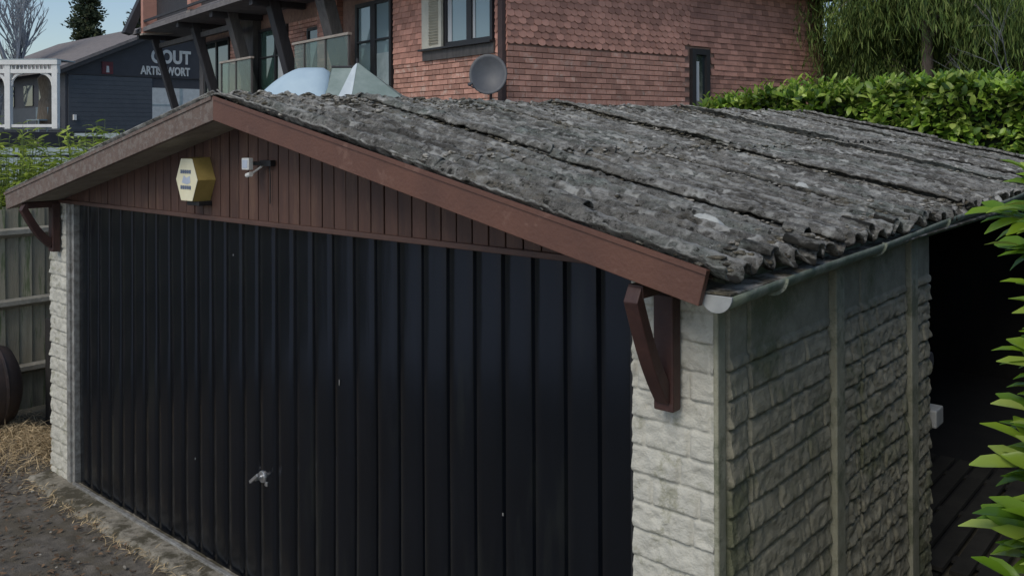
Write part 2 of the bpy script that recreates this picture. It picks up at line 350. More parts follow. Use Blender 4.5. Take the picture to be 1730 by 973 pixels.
def rockwall(name, u0, u1, z0, z1, m, axis, pos, sgn, seed, res=.009, ch=.1035, smooth_above=99, joints=None, blk=(.22,.46), depth=.016, parent=G, dz=0):
    """heightfield wall of rock-faced courses. axis 'x': runs along x at y=pos, 'y': runs along y at x=pos"""
    nu = max(4, int((u1-u0)/res)); nz = int((z1-z0)/res)
    u = np.linspace(u0, u1, nu); z = np.linspace(z0, z1, nz); U, Z = np.meshgrid(u, z, indexing='ij')
    c = np.floor((Z+dz)/ch); fz = (Z+dz)/ch-c
    rr = np.random.default_rng(seed)
    # vertical joints per course
    E = np.full(U.shape, 1.0)
    for k in np.unique(c):
        pts = []; p = u0-rr.uniform(0, .3)
        while p < u1: p += rr.uniform(*blk); pts.append(p)
        msk = c == k; dd = np.min(np.abs(U[msk][:, None]-np.array(pts)[None]), axis=1); E[msk] = dd
    ez = np.minimum(fz, 1-fz)*ch
    ez = np.where(fz > .5, (1-fz)*ch, fz*ch*1.6); e = np.minimum(ez, E); prof = np.clip((e-.0015)/.012, 0, 1)**.6
    rough = fbm(U*9+c*7.3, Z*16, seed, 4)-.45
    chis = np.abs(vn(U*7+c*3.1, Z*12+U*5, seed+5)-.5)*2
    fine_ = fbm(U*26+c*3.7, Z*30, seed+3, 4)-.45; smooth_bay = .62+.38*np.clip((U-1.0)/.3, 0, 1) if axis == 'y' else 1.0
    h = prof*(depth*.62+smooth_bay*(depth*.30*rough+(.0215 if axis == 'x' else .027)*fine_+(.010 if axis == 'x' else .011)*chis*(1-.5*fz)))+.0015*vn(U*120, Z*120, seed+9)
    h = h-prof*.30*depth*(fz-.4)
    h = np.where(Z > smooth_above, depth*.5+.0015*vn(U*50, Z*50, 4), h)
    if joints is not None:
        for (a, b, hh) in joints:      # smooth vertical strips
            h = np.where((U > a) & (U < b), hh, h)
            for q in (a, b): h = np.where(np.abs(U-q) < .006, -.004, h)
    if axis == 'x': V = np.stack([U, pos+sgn*h, Z], -1)
    else: V = np.stack([pos+sgn*h, U, Z], -1)
    F = gridfaces(nu, nz)
    if (axis == 'x') == (sgn < 0): F = F[:, :]
    else: F = F[:, ::-1]
    return npmesh(name, V.reshape(-1, 3), F, m, parent, True)
# front piers (core boxes behind so that they are solid)
rockwall('front_pier', 4.795, XR-.004, 0, 2.12, M['rock_pale'], 'x', 0, -1, 11, .006, .1035, 99, None, (.15,.36), .014)
rockwall('front_pier', XL, -.10, 0, 2.12, M['rock_pale'], 'x', 0, -1, 12, .008, .1035, 99, None, (.16,.35), .016)
MB().box(XL, -.02, .004, .12, 0, 2.14).build('pier_core', M['rock_pale'], G)
MB().box(4.795, XR-.004, .004, .12, 0, 2.14).build('pier_core', M['rock_pale'], G)
# steel jamb strip at the left of the door
MB().box(-.099, -.045, -.022, .05, 0, 2.12).box(-.042, -.004, -.008, .05, 0, 2.11).build('door_jamb', M['steel'], G)
MB().box(4.783, 4.794, -.004, .05, 0, 2.1).build('door_jamb', M['black'], G)
# right side wall with pilaster strips
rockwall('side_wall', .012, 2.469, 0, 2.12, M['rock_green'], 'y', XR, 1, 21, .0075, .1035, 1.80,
         [(-.1, .055, .012), (.994, 1.10, .030), (2.06, 2.18, .026), (.212, .222, .0), (1.364, 1.376, .0)], (.42,.95), .034)
MB().box(XR-.10, XR-.003, .12, 2.469, 0, 2.14).build('side_wall_core', M['rock_green'], G)
MB().box(XR-.004, XR+.016, -.018, .04, 0, 2.11).build('corner_post', M['post_green'], G, bevel=.006)
MB().box(XR+.002, XR+.048, .998, 1.096, 0, 2.1).build('pilaster', M['post_green'], G, bevel=.006)
MB().box(XR+.002, XR+.044, 2.064, 2.176, 0, 2.1).build('pilaster', M['post_green'], G, bevel=.006)
# upper smooth panel of the first bay down from the gutter is part of the field; the far stretch of wall past the opening
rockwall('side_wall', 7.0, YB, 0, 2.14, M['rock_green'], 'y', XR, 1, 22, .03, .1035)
MB().box(XR-.1, XR-.003, 7.0, YB, 0, 2.14).box(XL, XR, YB-.1, YB, 0, 2.14).box(XL+.02, XL+.12, .12, YB-.1, 0, 2.14).build('back_wall', M['rock_green'], G)
MB().prism([(XL, 2.13), (XR, 2.13), (XM, zr(XM)-.07)], 1, YB-.1, YB-.01).build('back_gable', M['brown_dark'], G)
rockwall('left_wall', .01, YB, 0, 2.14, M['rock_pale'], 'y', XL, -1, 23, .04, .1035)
# inside, its darkness put into the surface colour: floor, lining, lintel beam
MB().box(XL+.12, XR-.004, .13, YB-.11, .004, .03).build('floor_slab', M['void_shade'], G)
MB().box(XL+.125, XL+.15, .16, YB-.12, .03, 2.1).box(XL+.2, XR-.2, YB-.15, YB-.12, .03, 2.1).box(XR-.13, XR-.104, .15, 2.46, .03, 2.1).box(XL+.16, XR-.14, .14, .17, .03, 2.14).build('lining', M['void_shade'], G)
MB().box(3.0, 3.03, .2, 7.4, .03, 2.05).build('partition', M['void_shade'], G)
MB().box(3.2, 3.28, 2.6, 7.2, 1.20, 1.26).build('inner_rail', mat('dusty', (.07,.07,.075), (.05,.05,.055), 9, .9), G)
MB().box(XL+.2, XR-.02, .2, YB-.15, 2.16, 2.18).build('ceiling_board', M['void_shade'], G)
MB().box(XR-.09, XR+.0, 2.475, 7.0, 2.08, 2.15).build('lintel', M['void_shade'], G)
# door: 29 ribbed panels
D0, D1 = 0.0, 4.785; n = 29; pw = (D1-D0)/n
prof = [(D0, .058)]; rd = random.Random(6)
for i in range(n):
    a = D0+i*pw
    j0, j1 = (rd.uniform(-.0015, .0015) for _q in (0, 1)); prof += [(a+.0065, .058), (a+.0085, .030+j0), (a+.013, .0262+j0), (a+.05, .0252+j0), (a+pw/2, .0248), (a+pw-.05, .0252+j1), (a+pw-.013, .0262+j1), (a+pw-.0085, .030+j1), (a+pw-.0065, .058)]
prof += [(D1, .058)]
zs = np.linspace(.035, 2.10, 90); P = np.array(prof)
UU, ZZ = np.meshgrid(P[:, 0], zs, indexing='ij'); DD = np.repeat(P[:, 1:2], len(zs), 1)
DD = DD+.0035*(vn(UU*1.3, ZZ*.9, 77)-.5)*2+.0022*(vn(UU*5, ZZ*2.2, 78)-.5)
MBd = npmesh('garage_door', np.stack([UU, DD, ZZ], -1).reshape(-1, 3), gridfaces(len(P), len(zs)), M['door'], G)
MB().box(D0, D1, .075, .10, .03, 2.10).build('door_back', M['black'], MBd)
hd = MB(); hd.tube([(2.345, .03, .70), (2.345, .012, .70)], .040, 16); hd.tube([(2.345, .012, .70), (2.345, -.03, .70)], .014, 10)
hd.bar((2.30, -.034, .672), (2.392, -.034, .742), .022, .016, (0,1,0)); hd.box(2.372, 2.402, .016, .0245, .645, .675)
hd.v = [((x-2.345)*.82+2.345, y, (z-.70)*.82+.70) for x, y, z in hd.v]; hd.build('door_handle', M['chrome'], MBd, bevel=.003)
# scratches and chips of bare metal on the door face
sc = MB()
for (x, z_, h_) in [(3.02, 1.33, .03), (4.12, .98, .012), (4.762, .80, .08), (4.768, .55, .14), (1.62, .62, .012), (2.05, 1.9, .010)]:
    MB().box(x, x+.005, .0215, .0245, z_, z_+h_).build('scratch', M['steel'], MBd)
# threshold
X = np.linspace(-.42, 5.2, 300); Y = np.linspace(-.20, .03, 16); gx, gy = np.meshgrid(X, Y, indexing='ij')
z = .062+.004*vn(gx*40, gy*40, 3)-.05*np.clip((-.15-gy-.03*vn(gx*6, gy*0, 5))/.05, 0, 1)
npmesh('threshold', np.stack([gx, gy, z], -1).reshape(-1, 3), gridfaces(300, 16), M['concrete'], G, True)
MB().box(.0, 4.79, -.030, -.004, .055, .078).build('threshold_rail', M['steel'], G, bevel=.003)
# gable cladding boards (individual profile in one mesh)
gb = MB(); x = XL; i = 0; rb = random.Random(3)
while x < XR-.001:
    x1 = min(x+.0955, XR)
    y0 = -.012+rb.uniform(-.002, .002); zt = lambda q: zr(q)-.112
    if zt(x) > 2.14 or zt(x1) > 2.14:
        a, b = x+.004, x1-.004
        gb.prism([(a, 2.125), (b, 2.125), (b, max(2.13, zt(b))), (a, max(2.13, zt(a)))] if not (a < XM < b) else [(a, 2.125), (b, 2.125), (b, zt(b)), (XM, zt(XM)), (a, zt(a))], 1, y0, .012)
    x = x1
gb.build('gable_cladding', M['brown_board'], G, bevel=.003)
MB().prism([(XL, 2.13), (XR, 2.13), (XR, zr(XR)-.06), (XM, zr(XM)-.06), (XL, zr(XL)-.06)], 1, .014, .05).build('gable_backing', M['brown_dark'], G)
MB().box(XL, XR, -.034, .012, 2.100, 2.126).build('gable_trim', M['brown_trim'], G, bevel=.004)
# bargeboards
def barge(s, m):
    xe = XM+s*2.89
    b = MB()
    top = [(XM, zr(XM)), (xe, zr(xe))]; h = .122
    xb = xe-s*.03
    b.prism([(XM, zr(XM)), (xe, zr(xe)), (xb, zr(xb)-h), (XM, zr(XM)-h)], 1, -.285, -.257)
    o = b.build('bargeboard', m, G, bevel=.003)
    # second strip proud at the top
    MB().prism([(XM+s*.01, zr(XM)+.006), (xe+s*.004, zr(xe)+.006), (xe, zr(xe)-.012), (XM+s*.01, zr(XM)-.014)], 1, -.292, -.2865).build('bargeboard_bead', m, o)
    MB().prism([(XM+s*.004, zr(XM)-.105), (xe-s*.05, zr(xe-s*.05)-.105), (xe-s*.05, zr(xe-s*.05)-.119), (XM+s*.004, zr(XM)-.119)], 1, -.256, -.013).build('soffit', M['soffit'], G)
barge(1, M['brown_paint']); barge(-1, M['brown_worn'])
# knee brackets
for k, (xc, z0, z1, m) in enumerate([(4.968, 1.62, 2.0, M['brown_dark']), (-.235, 1.74, 2.07, M['brown_dark'])]):
    b = MB(); b.box(xc-.040, xc+.040, -.078, -.022, z0, z1+.03)
    zt = 2.055 if k == 0 else 2.08
    n_ = 8; pr = []
    for q in range(n_+1):
        t = q/n_; y = -.06-.20*t; z_ = z0+.05+(zt-z0-.05)*t-.035*math.sin(math.pi*t)
        pr.append((y, z_))
    poly = [(y, z_+.03) for y, z_ in pr]+[(y-.028, z_-.02) for y, z_ in reversed(pr)]
    o = b.build('knee_bracket', m, G, bevel=.006)
    for side in (0,):
        MB().prism(poly, 0, xc-.028, xc+.028).build('brace', m, o, bevel=.004)
    MB().box(xc-.03, xc+.03, -.255, -.02, zt-.01, zt+.035).build('arm', m, o, bevel=.004)
# roof sheets
SW = .965; PITCH = .1465
cs = 1/math.sqrt(1+SL*SL)
def sheet(side, x0, x1, y0, y1, lift, seed, fine=True):
    """x0,x1: distance from the ridge measured horizontally"""
    rs, ru = (.0125, .0112) if fine else (.1, .02)
    nu = max(3, int((x1-x0)/rs)); nv = max(6, int((y1-y0)/ru))
    rr = np.random.default_rng(seed)
    u = np.linspace(x0, x1, nu); v = np.linspace(y0, y1, nv); U, Vv = np.meshgrid(u, v, indexing='ij')
    U = U+((U-x0)/(x1-x0))**3*(.045*(fbm(Vv*13, Vv*0+seed, 3)-.5)*2+rr.uniform(-.012, .012))      # ragged lower edge
    h = .027*np.cos(2*math.pi*(Vv+.279)/PITCH)+.020
    sk = rr.uniform(-.006, .006)
    lf = lift+.016*(1-(Vv-y0)/(y1-y0))+sk*(U-x0)
    lf = lf+(.030 if y0 > 0 else -.008)*np.exp(-((Vv-y0)/.07)**2)*(.5+fbm(U*2.3, U*0+seed, 7, 2))
    z = 2.772-SL*U+h+lf
    if fine:
        a = fbm(U*11, Vv*11, seed+31, 4)-.47; c = fbm(U*30, Vv*30, 91, 3)-.45
        z = z+.014*a+.024*c+.042*np.clip(fbm(U*6+3, Vv*13, 55, 3)-.56, 0, 1)*(vn(U*50, Vv*50, 6))*2
    x = XM+side*U
    V = np.stack([x, Vv, z], -1).reshape(-1, 3); F = gridfaces(nu, nv)
    if side < 0: F = F[:, ::-1]
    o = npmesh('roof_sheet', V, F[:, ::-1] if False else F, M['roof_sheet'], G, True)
    s = o.modifiers.new('s', 'SOLIDIFY'); s.thickness = .008; s.offset = -1
    return o
k = 0
for i in range(9):
    y0 = -.272+i*SW; y1 = min(y0+SW+.03, YB+.2)
    if i == 8: y0 = -.272+8*SW; y1 = 7.74
    for side in (1, -1):
        xl = 1.52+rng.uniform(-.05, .05)
        sheet(side, xl-.13, 2.93+rng.uniform(-.012, .012), y0, y1, .0, 100+k, side > 0); k += 1
        sheet(side, .02, xl+rng.uniform(-.02, .02), y0, y1, .017, 300+k, side > 0); k += 1
# ridge capping: overlapping angled pieces, broken and mossy
for i in range(9):
    y0 = -.27+i*.9; y1 = y0+.93
    nv = 90; nu = 40
    u = np.linspace(-.20, .20, nu); v = np.linspace(y0, min(y1, 7.75), nv); U, Vv = np.meshgrid(u, v, indexing='ij')
    z = 2.818-SL*np.sqrt(U*U+.0012)+.012*(1-(Vv-y0)/.93)+.012*(fbm(U*20, Vv*20, 40+i)-.45)+.010*np.cos(2*math.pi*(Vv+.279)/PITCH)*np.clip((abs(U)-.07)/.1, 0, 1)
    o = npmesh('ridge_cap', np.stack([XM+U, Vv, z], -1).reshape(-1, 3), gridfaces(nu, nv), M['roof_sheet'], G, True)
    s = o.modifiers.new('s', 'SOLIDIFY'); s.thickness = .01; s.offset = -1
# moss and lichen crust clumps
def lumps(n, fpos, smin, smax, seed, flat=.6):
    r = np.random.default_rng(seed)
    ico = bmesh.new(); bmesh.ops.create_icosphere(ico, subdivisions=2, radius=1); bv = np.array([v.co[:] for v in ico.verts]); bf = np.array([[v.index for v in f.verts] for f in ico.faces]); ico.free()
    P = fpos(n, r); S = r.uniform(smin, smax, n)*r.uniform(.5, 1, n)
    V = bv[None]*(1+.55*(r.random((n, len(bv), 1))-.5))*S[:, None, None]*np.stack([r.uniform(.7,1.6,n), r.uniform(.7,1.4,n), r.uniform(flat*.6,flat,n)], -1)[:, None, :]+P[:, None, :]
    F = np.arange(n)[:, None, None]*len(bv)+bf[None]
    return V.reshape(-1, 3), F.reshape(-1, 3)
def moss_pos(n, r):
    kind = r.random(n); U = r.uniform(.0, 2.9, n); Y = r.uniform(-.27, 7.7, n)
    a = kind < .38; U[a] = np.abs(r.normal(0, .22, a.sum()))               # near the ridge
    near = r.random(n) < .5; Y[near] = -.27+np.abs(r.normal(0, 1.6, near.sum())); Y = np.clip(Y, -.27, 7.7)
    b = (kind >= .38) & (kind < .62); Y[b] = -.272+SW*np.round((Y[b]+.272)/SW)+r.normal(0, .02, b.sum()); Y = np.clip(Y, -.25, 7.7)
    c = (kind >= .62) & (kind < .70); U[c] = 1.50+r.normal(0, .03, c.sum())
    d_ = (kind >= .70) & (kind < .80); U[d_] = 2.86+r.uniform(-.10, .06, d_.sum())
    e = kind >= .80; Y[e] = -.279+PITCH*(np.round((Y[e]+.279)/PITCH-.5)+.5)+r.normal(0, .012, e.sum())  # in the troughs
    low = (Y < -.20) & (r.random(n) < .88); Y[low] = r.uniform(-.15, 4.5, low.sum())
    h = .025*np.cos(2*math.pi*(Y+.279)/PITCH)+.022
    z = 2.772-SL*U+h+np.where(U < 1.5, .022, .006)
    return np.stack([XM+U, Y, z], -1)
V, F = lumps(9000, moss_pos, .005, .022, 5)
def ridge_pos(n, r):
    U = np.abs(r.normal(0, .33, n)); Y = -.2+np.abs(r.normal(0, 2.2, n)); Y = np.where(Y > 7.6, 3.0, Y); U = np.where(Y < 1.5, U*1.5, U)
    return np.stack([XM+U, Y, 2.79-SL*U+.025*np.cos(2*math.pi*(Y+.279)/PITCH)], -1)
Vb, Fb = lumps(1300, ridge_pos, .012, .036, 15, .45); F = np.concatenate([F, Fb+len(V)]); V = np.concatenate([V, Vb]); tag(npmesh('moss', V, F, M['moss'], G, True), kind='stuff')
# pale lichen / mortar patch near the eave
V = []; r = random.Random(5)
def patch(x, y, rx, ry, seed, name='lichen_patch'):
    n_ = 26; V = []; q = np.linspace(-1, 1, n_); A_, B_ = np.meshgrid(q, q, indexing='ij')
    ang = np.arctan2(B_, A_); rad = np.maximum(abs(A_), abs(B_)); k_ = (.75+.5*vn(3+2.2*np.cos(ang), 3+2.2*np.sin(ang), seed))*rad/np.maximum(1e-6, np.hypot(A_, B_))
    X_ = x+rx*A_*k_; Y_ = y+ry*B_*k_
    Z_ = 2.776-SL*(X_-XM)+.020*np.cos(2*math.pi*(Y_+.279)/PITCH)+.024+.030-.034*np.clip(rad-.55, 0, 1)/.45+.004*vn(X_*60, Y_*60, 3)
    npmesh(name, np.stack([X_, Y_, Z_], -1).reshape(-1, 3), gridfaces(n_, n_), M['lichen_patch'], G, True); return
patch(4.93, .35, .085, .045, 1); patch(4.72, 1.75, .05, .02, 6)
# broken curled sheet scraps at the eave
for (x, y, a, l) in [(5.19, .10, .4, .10), (5.21, .42, .1, .13), (5.16, .80, -.2, .10), (5.17, 1.10, .2, .12), (5.12, .62, .3, .08), (5.20, 1.45, .1, .09), (4.55,-.1,.3,.09), (5.2,1.9,0,.09)]:
    m_ = MB(); n_ = 9; pts = []
    for q in range(n_):
        t = math.pi*(q/(n_-1)); pts.append((math.cos(t)*.040, math.sin(t)*.030))
    for rad_off in (0,):
        ring = [(x, y+p[0], zr(x)+.018+p[1]) for p in pts]; ring2 = [(x+l, y+p[0]+a*l, zr(x+l)+.016+p[1]) for p in pts]
        m_.add(ring+ring2, [(q, q+1, n_+q+1, n_+q) for q in range(n_-1)])
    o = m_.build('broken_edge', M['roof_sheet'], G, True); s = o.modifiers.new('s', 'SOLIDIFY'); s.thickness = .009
# eave board and gutter
MB().box(XR+.01, XR+.03, .05, YB, 2.02, 2.12).build('eave_board', M['gutter'], G)
def gz(y): return 2.092+.020*y
def gx_(y): return 5.262+.006*math.sin(y*2.1)
gm = MB(); ys = [(-.236+i*.16) for i in range(50)]; na = 11
vs = []
for y in ys:
    sag = .003*math.sin(y*3.3)
    for q in range(na):
        an = math.pi+math.pi*q/(na-1); vs.append((gx_(y)+.052*math.cos(an), y, gz(y)+sag+.052*math.sin(an)))
fs = [(i*na+q, i*na+q+1, (i+1)*na+q+1, (i+1)*na+q) for i in range(len(ys)-1) for q in range(na-1)]
gm.add(vs, fs); gut = gm.build('gutter', M['gutter'], G, True); s = gut.modifiers.new('s', 'SOLIDIFY'); s.thickness = .005; s.offset = 0
MB().prism([(gx_(0)+.057*math.cos(math.pi+math.pi*q/12), gz(-.24)+.057*math.sin(math.pi+math.pi*q/12)) for q in range(13)], 1, -.247, -.238).build('end_cap', M['gutter_cap'], gut, bevel=.002)
for y in (.16, 1.2, 2.25, 3.3):
    m_ = MB(); 
    for q in range(na-1):
        a0 = math.pi+math.pi*q/(na-1); a1 = math.pi+math.pi*(q+1)/(na-1)
        m_.bar((gx_(y)+.055*math.cos(a0), y, gz(y)+.055*math.sin(a0)), (gx_(y)+.055*math.cos(a1), y, gz(y)+.055*math.sin(a1)), .022, .006, (0,1,0))
    m_.build('gutter_clip', M['gutter'], gut)
MB().box(gx_(-.2)-.05, gx_(-.2)+.05, -.24, 3.6, gz(1.6)-.004-.03, gz(1.6)-.028).build('gutter_silt', M['moss'], gut)
# things in the dark side opening
tag(MB().box(XR-.03, XR+.045, 2.50, 2.64, .935, 1.035).build('junction_box', M['gutter_cap'], None, bevel=.008), 'small grey square box on the wall edge beside the dark opening', 'box')
tag(MB().box(XR-.16, XR-.15, 2.52, 2.67, 1.74, 1.96).build('board_offcut', MATS['dusty'], None, bevel=.004), 'dusty pale board hanging high inside the dark side opening', 'board')
m_ = MB(); m_.tube([(XR-.12, 2.80, 1.24), (XR-.06, 2.80, 1.24)], [.05, .055], 14)
tag(m_.build('float_ball', MATS['dusty'], None, bevel=.01), 'small round pale knob halfway down the dark opening', 'knob')
db = MB()
for i in range(7): db.box(XR-.62+i*.135, XR-.52+i*.135, 2.7, 4.6, .05, .075)
for y in (2.9, 3.6, 4.3): db.box(XR-.62, XR+.29, y, y+.07, .032, .05)
tag(db.build('duckboard', mat('old_planks', (.030,.028,.023), (.016,.015,.012), 5, .9, .3, 40)), 'dark plank duckboard on the floor of the side opening', 'duckboard')

# alarm box: elongated hexagonal housing
al = empty('alarm_box', (1.60, -.30, 2.33), 0, 'yellow hexagonal alarm box mounted on the brown gable boards', 'alarm')
al.location = (1.80, -.014, 2.338); al.scale = (.90, .85, .90)
hexp = lambda k_, j_: [(-.145*k_, 0), (-.075*k_, .145*j_), (.075*k_, .145*j_), (.145*k_, 0), (.075*k_, -.145*j_), (-.075*k_, -.145*j_)]
m_ = MB(); a = hexp(1, 1); b = hexp(.93, .95); n_ = 6
m_.add([(u, 0, v) for u, v in a]+[(u, -.125, v) for u, v in b], [(i, (i+1) % 6, 6+(i+1) % 6, 6+i) for i in range(6)]+[tuple(range(5,-1,-1))])
m_.build('housing', M['alarm_side'], al)
m_ = MB(); c = hexp(.925, .945); m_.prism(c, 1, -.131, -.1255); m_.build('front_cover', M['alarm_front'], al, bevel=.003)
m_ = MB()
for i, z_ in enumerate((.052, -.050)):
    m_ = MB()
    for j in range(5): m_.box(-.072+j*.027, -.052+j*.027, -.1335, -.1315, z_-.012, z_+.012)
    m_.box(-.072, .056, -.1325, -.1314, z_-.003, z_+.003); m_.build('blurred_print', M['blue_mark'], al)
m_ = MB(); m_.prism([(-.055,-.02),(-.03,.028),(.0,.012),(.045,.026),(.05,-.018),(.01,-.03)], 1, -.1335, -.1315); m_.build('print_emblem', M['pale_mark'], al)
MB().box(-.05, .10, -.10, -.0, -.168, -.1395).build('siren_vent', M['black'], al, bevel=.004)
# floodlight / sensor
fl = empty('security_light', (2.40, -.014, 2.43), 0, 'small white security lamp with sensor below it on the brown gable', 'security light')
fl.scale = (.68, .68, .68)
MB().box(-.055, .045, -.15, -.105, -.03, .065).build('lamp_head', M['white'], fl, bevel=.006)
MB().box(-.04, .03, -.153, -.1505, -.015, .05).build('lens', M['pale_mark'], fl)
m_ = MB(); m_.bar((.0, -.105, .02), (.06, -.0, .02), .03, .03); m_.box(.04, .19, -.045, 0, .0, .045); m_.build('bracket', M['black'], fl)
m_ = MB(); m_.tube([(-.01, -.13, -.075), (.05, -.13, -.062)], [.018, .020], 12); m_.tube([(.03, -.12, -.065), (.045, -.02, -.0)], .009, 8); m_.build('sensor', M['white'], fl)
MB().tube([(.14, -.02, .01), (.145, -.018, -.1), (.142, -.018, -.30)], .005, 6).build('cable', M['black'], fl)

# ================================================================ BRICK HOUSE (local x runs back along the gable wall, local y along the balcony front)
H = empty('brick_house', (-1.929, 7.042, 0), R_(78.919), 'large red brick and tile-hung house with raking dark struts behind the garage', 'house')
HL, HW, EV = 13.3, 8.25, 5.36
MB().box(.03, HW, .03, HL, 0, EV).build('wall', M['mortar'], H)
def bricks(name, axis, u0, u1, z0, z1, m, holes=(), gauge=.086, bl=.215, out=.0, seed=1):
    """courses of single bricks, each proud of the mortar; axis 'x' on plane y=0 (faces -y), 'y' on plane x=0 (faces -x)"""
    r = random.Random(seed); mb = MB(); k = 0; z = z0
    while z < z1-.02:
        u = u0-(k % 2)*(bl+.01)/2
        while u < u1:
            a, b = max(u, u0), min(u+bl, u1)
            if b-a > .03 and not any(a < h[1] and b > h[0] and z < h[3] and z+gauge > h[2] for h in holes):
                p = out+r.uniform(.003, .008)
                if axis == 'x': mb.box(a, b, .03-.0-.03-p, .028, z+.006, min(z+gauge-.008, z1))
                else: mb.box(-p, .028, a, b, z+.006, min(z+gauge-.008, z1))
            u += bl+.011
        z += gauge; k += 1
    return mb.build(name, m, H)
def tiles(name, axis, u0, u1, z0, z1, m, holes=(), gauge=.105, tw=.168, rounded=True, out=.03, seed=1):
    """hung tiles: each leans out at its foot, rounded or square tail"""
    r = random.Random(seed); mb = MB(); k = 0; z = z0
    while z < z1:
        u = u0-(k % 2)*tw/2
        while u < u1:
            a, b = max(u, u0)+.002, min(u+tw, u1)-.002
            if b-a > .03 and not any(a < h[1] and b > h[0] and z < h[3] and z+gauge > h[2] for h in holes):
                f = out+.022+r.uniform(-.004, .006); t = out+.002; dz = r.uniform(-.004, .004); zt = min(z+gauge+.02, z1+.02)
                if rounded: poly = [(a, z+.030+dz), (a+(b-a)*.2, z+.009+dz), (a+(b-a)*.5, z+dz), (b-(b-a)*.2, z+.009+dz), (b, z+.030+dz), (b, zt), (a, zt)]
                else: poly = [(a, z+dz), (b, z+dz), (b, zt), (a, zt)]
                n_ = len(poly); vs = []
                for th in (0, .012):
                    for (p, q) in poly:
                        dd = -(f+(t-f)*((q-z)/(zt-z)))+th
                        vs.append((p, dd, q) if axis == 'x' else (dd, p, q))
                mb.add(vs, [tuple(range(n_))]+[(i, (i+1) % n_, n_+(i+1) % n_, n_+i) for i in range(n_)])
            u += tw
        z += gauge; k += 1
    return mb.build(name, m, H)
slit = [(4.07, 4.60, 2.9, 4.12)]
bricks('brick_base', 'x', -.002, 4.10, 2.0, 3.92, M['brick'], slit, .0865, seed=2)
bricks('brick_base', 'x', 4.60, HW, 2.0, 3.62, M['tile_dark'], slit, .0865, out=-.02, seed=3)
tiles('hung_tiles', 'x', -.01, 4.10, 3.925, EV, M['tile'], slit, .100, .150, True, -.014, 4)
tiles('hung_tiles', 'x', 4.10, HW, 3.62, EV, M['tile_dark'], slit, .100, .19, False, -.016, 5)
winA = [(.30, 2.24, 3.86, 5.3)]
bricks('brick_base', 'y', -.002, 3.28, 2.0, 3.80, M['brick'], winA, .0865, seed=6)
tiles('hung_tiles', 'y', -.002, .30, 3.80, EV, M['tile'], winA, .1, .15, True, .0, 7)
tiles('hung_tiles', 'y', 2.24, 3.28, 3.80, EV, M['tile'], winA, .1, .15, False, .0, 8)
MB().box(-.09, .02, .02, .13, 1.0, EV).build('downpipe', M['pipe'], H, bevel=.01)
# slit window
def win(name, axis, u0, u1, z0, z1, fr, gl, divs=(), trans=(), depth=.07, out=.03, fw=.055, bars=None, pane='pane'):
    def bx(mb, a, b, c, d_, p, q):
        if axis == 'x': mb.box(a, b, -q, -p, c, d_)
        else: mb.box(-q, -p, a, b, c, d_)
        return mb
    m_ = MB(); 
    bx(m_, u0, u0+fw, z0, z1, -.02, out); bx(m_, u1-fw, u1, z0, z1, -.02, out); bx(m_, u0+fw, u1-fw, z0, z0+fw, -.02, out-.002); bx(m_, u0+fw, u1-fw, z1-fw, z1, -.02, out-.002)
    for (c_, w_) in divs: bx(m_, c_-w_/2, c_+w_/2, z0+fw, z1-fw, -.02, out-.004)
    for (c_, w_) in trans: bx(m_, u0+fw, u1-fw, c_-w_/2, c_+w_/2, -.02, out-.008)
    f = m_.build(name, fr, H)
    m_ = MB(); bx(m_, u0+.01, u1-.01, z0+.01, z1-.01, -.025, -.012+.012); m_.build(pane, gl, f)
    return f
win('slit_window', 'x', 4.10, 4.585, 2.95, 4.07, M['frame_dark'], M['glass_dark'], out=.05, fw=.10)
m_ = MB(); m_.box(4.24, 4.32, -.012, -.006, 3.15, 3.85); m_.build('curtain', M['curtain'], H)
# first floor window with louvred shutter
f = win('casement_window', 'y', .32, 2.22, 4.00, 5.25, M['frame_dark'], M['glass_sky'], divs=[(.93, .13), (1.62, .12)], out=.045, fw=.06)
for a, b in ((.80, .86), (1.44, 1.55)): MB().box(-.012, -.006, a, b, 4.07, 5.2).build('curtain', M['curtain'], f)
sh = MB(); sh.box(-.10, -.055, 1.62, 1.70, 3.96, 5.25); sh.box(-.10, -.055, 1.98, 2.20, 3.96, 5.25); sh.box(-.10, -.055, 1.70, 1.98, 3.96, 4.03)
for i in range(26): sh.bar((-.10, 1.70, 4.06+i*.047), (-.10, 1.98, 4.06+i*.047), .045, .007, (1, 0, 1.2))
sh.box(-.060, -.056, 1.70, 1.98, 4.03, 5.25); sh.build('shutter', M['cream'], f)
MB().box(-.05, .02, .28, 2.26, 3.80, 3.96).build('window_apron', M['timber_grey'], H)
MB().box(-.12, .02, .28, 2.30, 3.962, 3.992).build('sill', M['frame_dark'], H)
# tall balcony glazing
win('patio_door', 'y', 3.30, 4.62, 2.95, 5.02, M['frame_dark'], M['glass_sky'], divs=[(3.96, .17)], trans=[(4.30, .035)], out=.05, fw=.07)
MB().box(-.012, -.006, 3.36, 3.86, 2.98, 4.05).build('curtain', M['slat'], H)
bricks('brick_pier', 'y', 5.25, 6.10, 2.9, EV, M['tile_dark'], (), .0865, out=.10, seed=11)
MB().box(-.10, .027, 5.26, 6.09, 2.9, EV).build('pier_core', M['mortar'], H)
bricks('brick_wall', 'y', 6.12, 7.70, 3.0, 5.0, M['brick'], [(6.2, 6.75, 3.0, 4.75)], .0865, out=.0, seed=12)
win('balcony_window', 'y', 6.18, 6.76, 3.0, 4.78, M['frame_dark'], M['glass_dark'], out=.03)
win('balcony_door', 'y', 7.72, 9.28, 2.95, 4.98, M['frame_dark'], M['glass_green'], divs=[(8.35, .07)], trans=[(4.33, .03)], out=.05, fw=.06)
MB().box(-.012, -.006, 7.78, 8.25, 3.0, 4.9).build('curtain', M['curtain'], H)
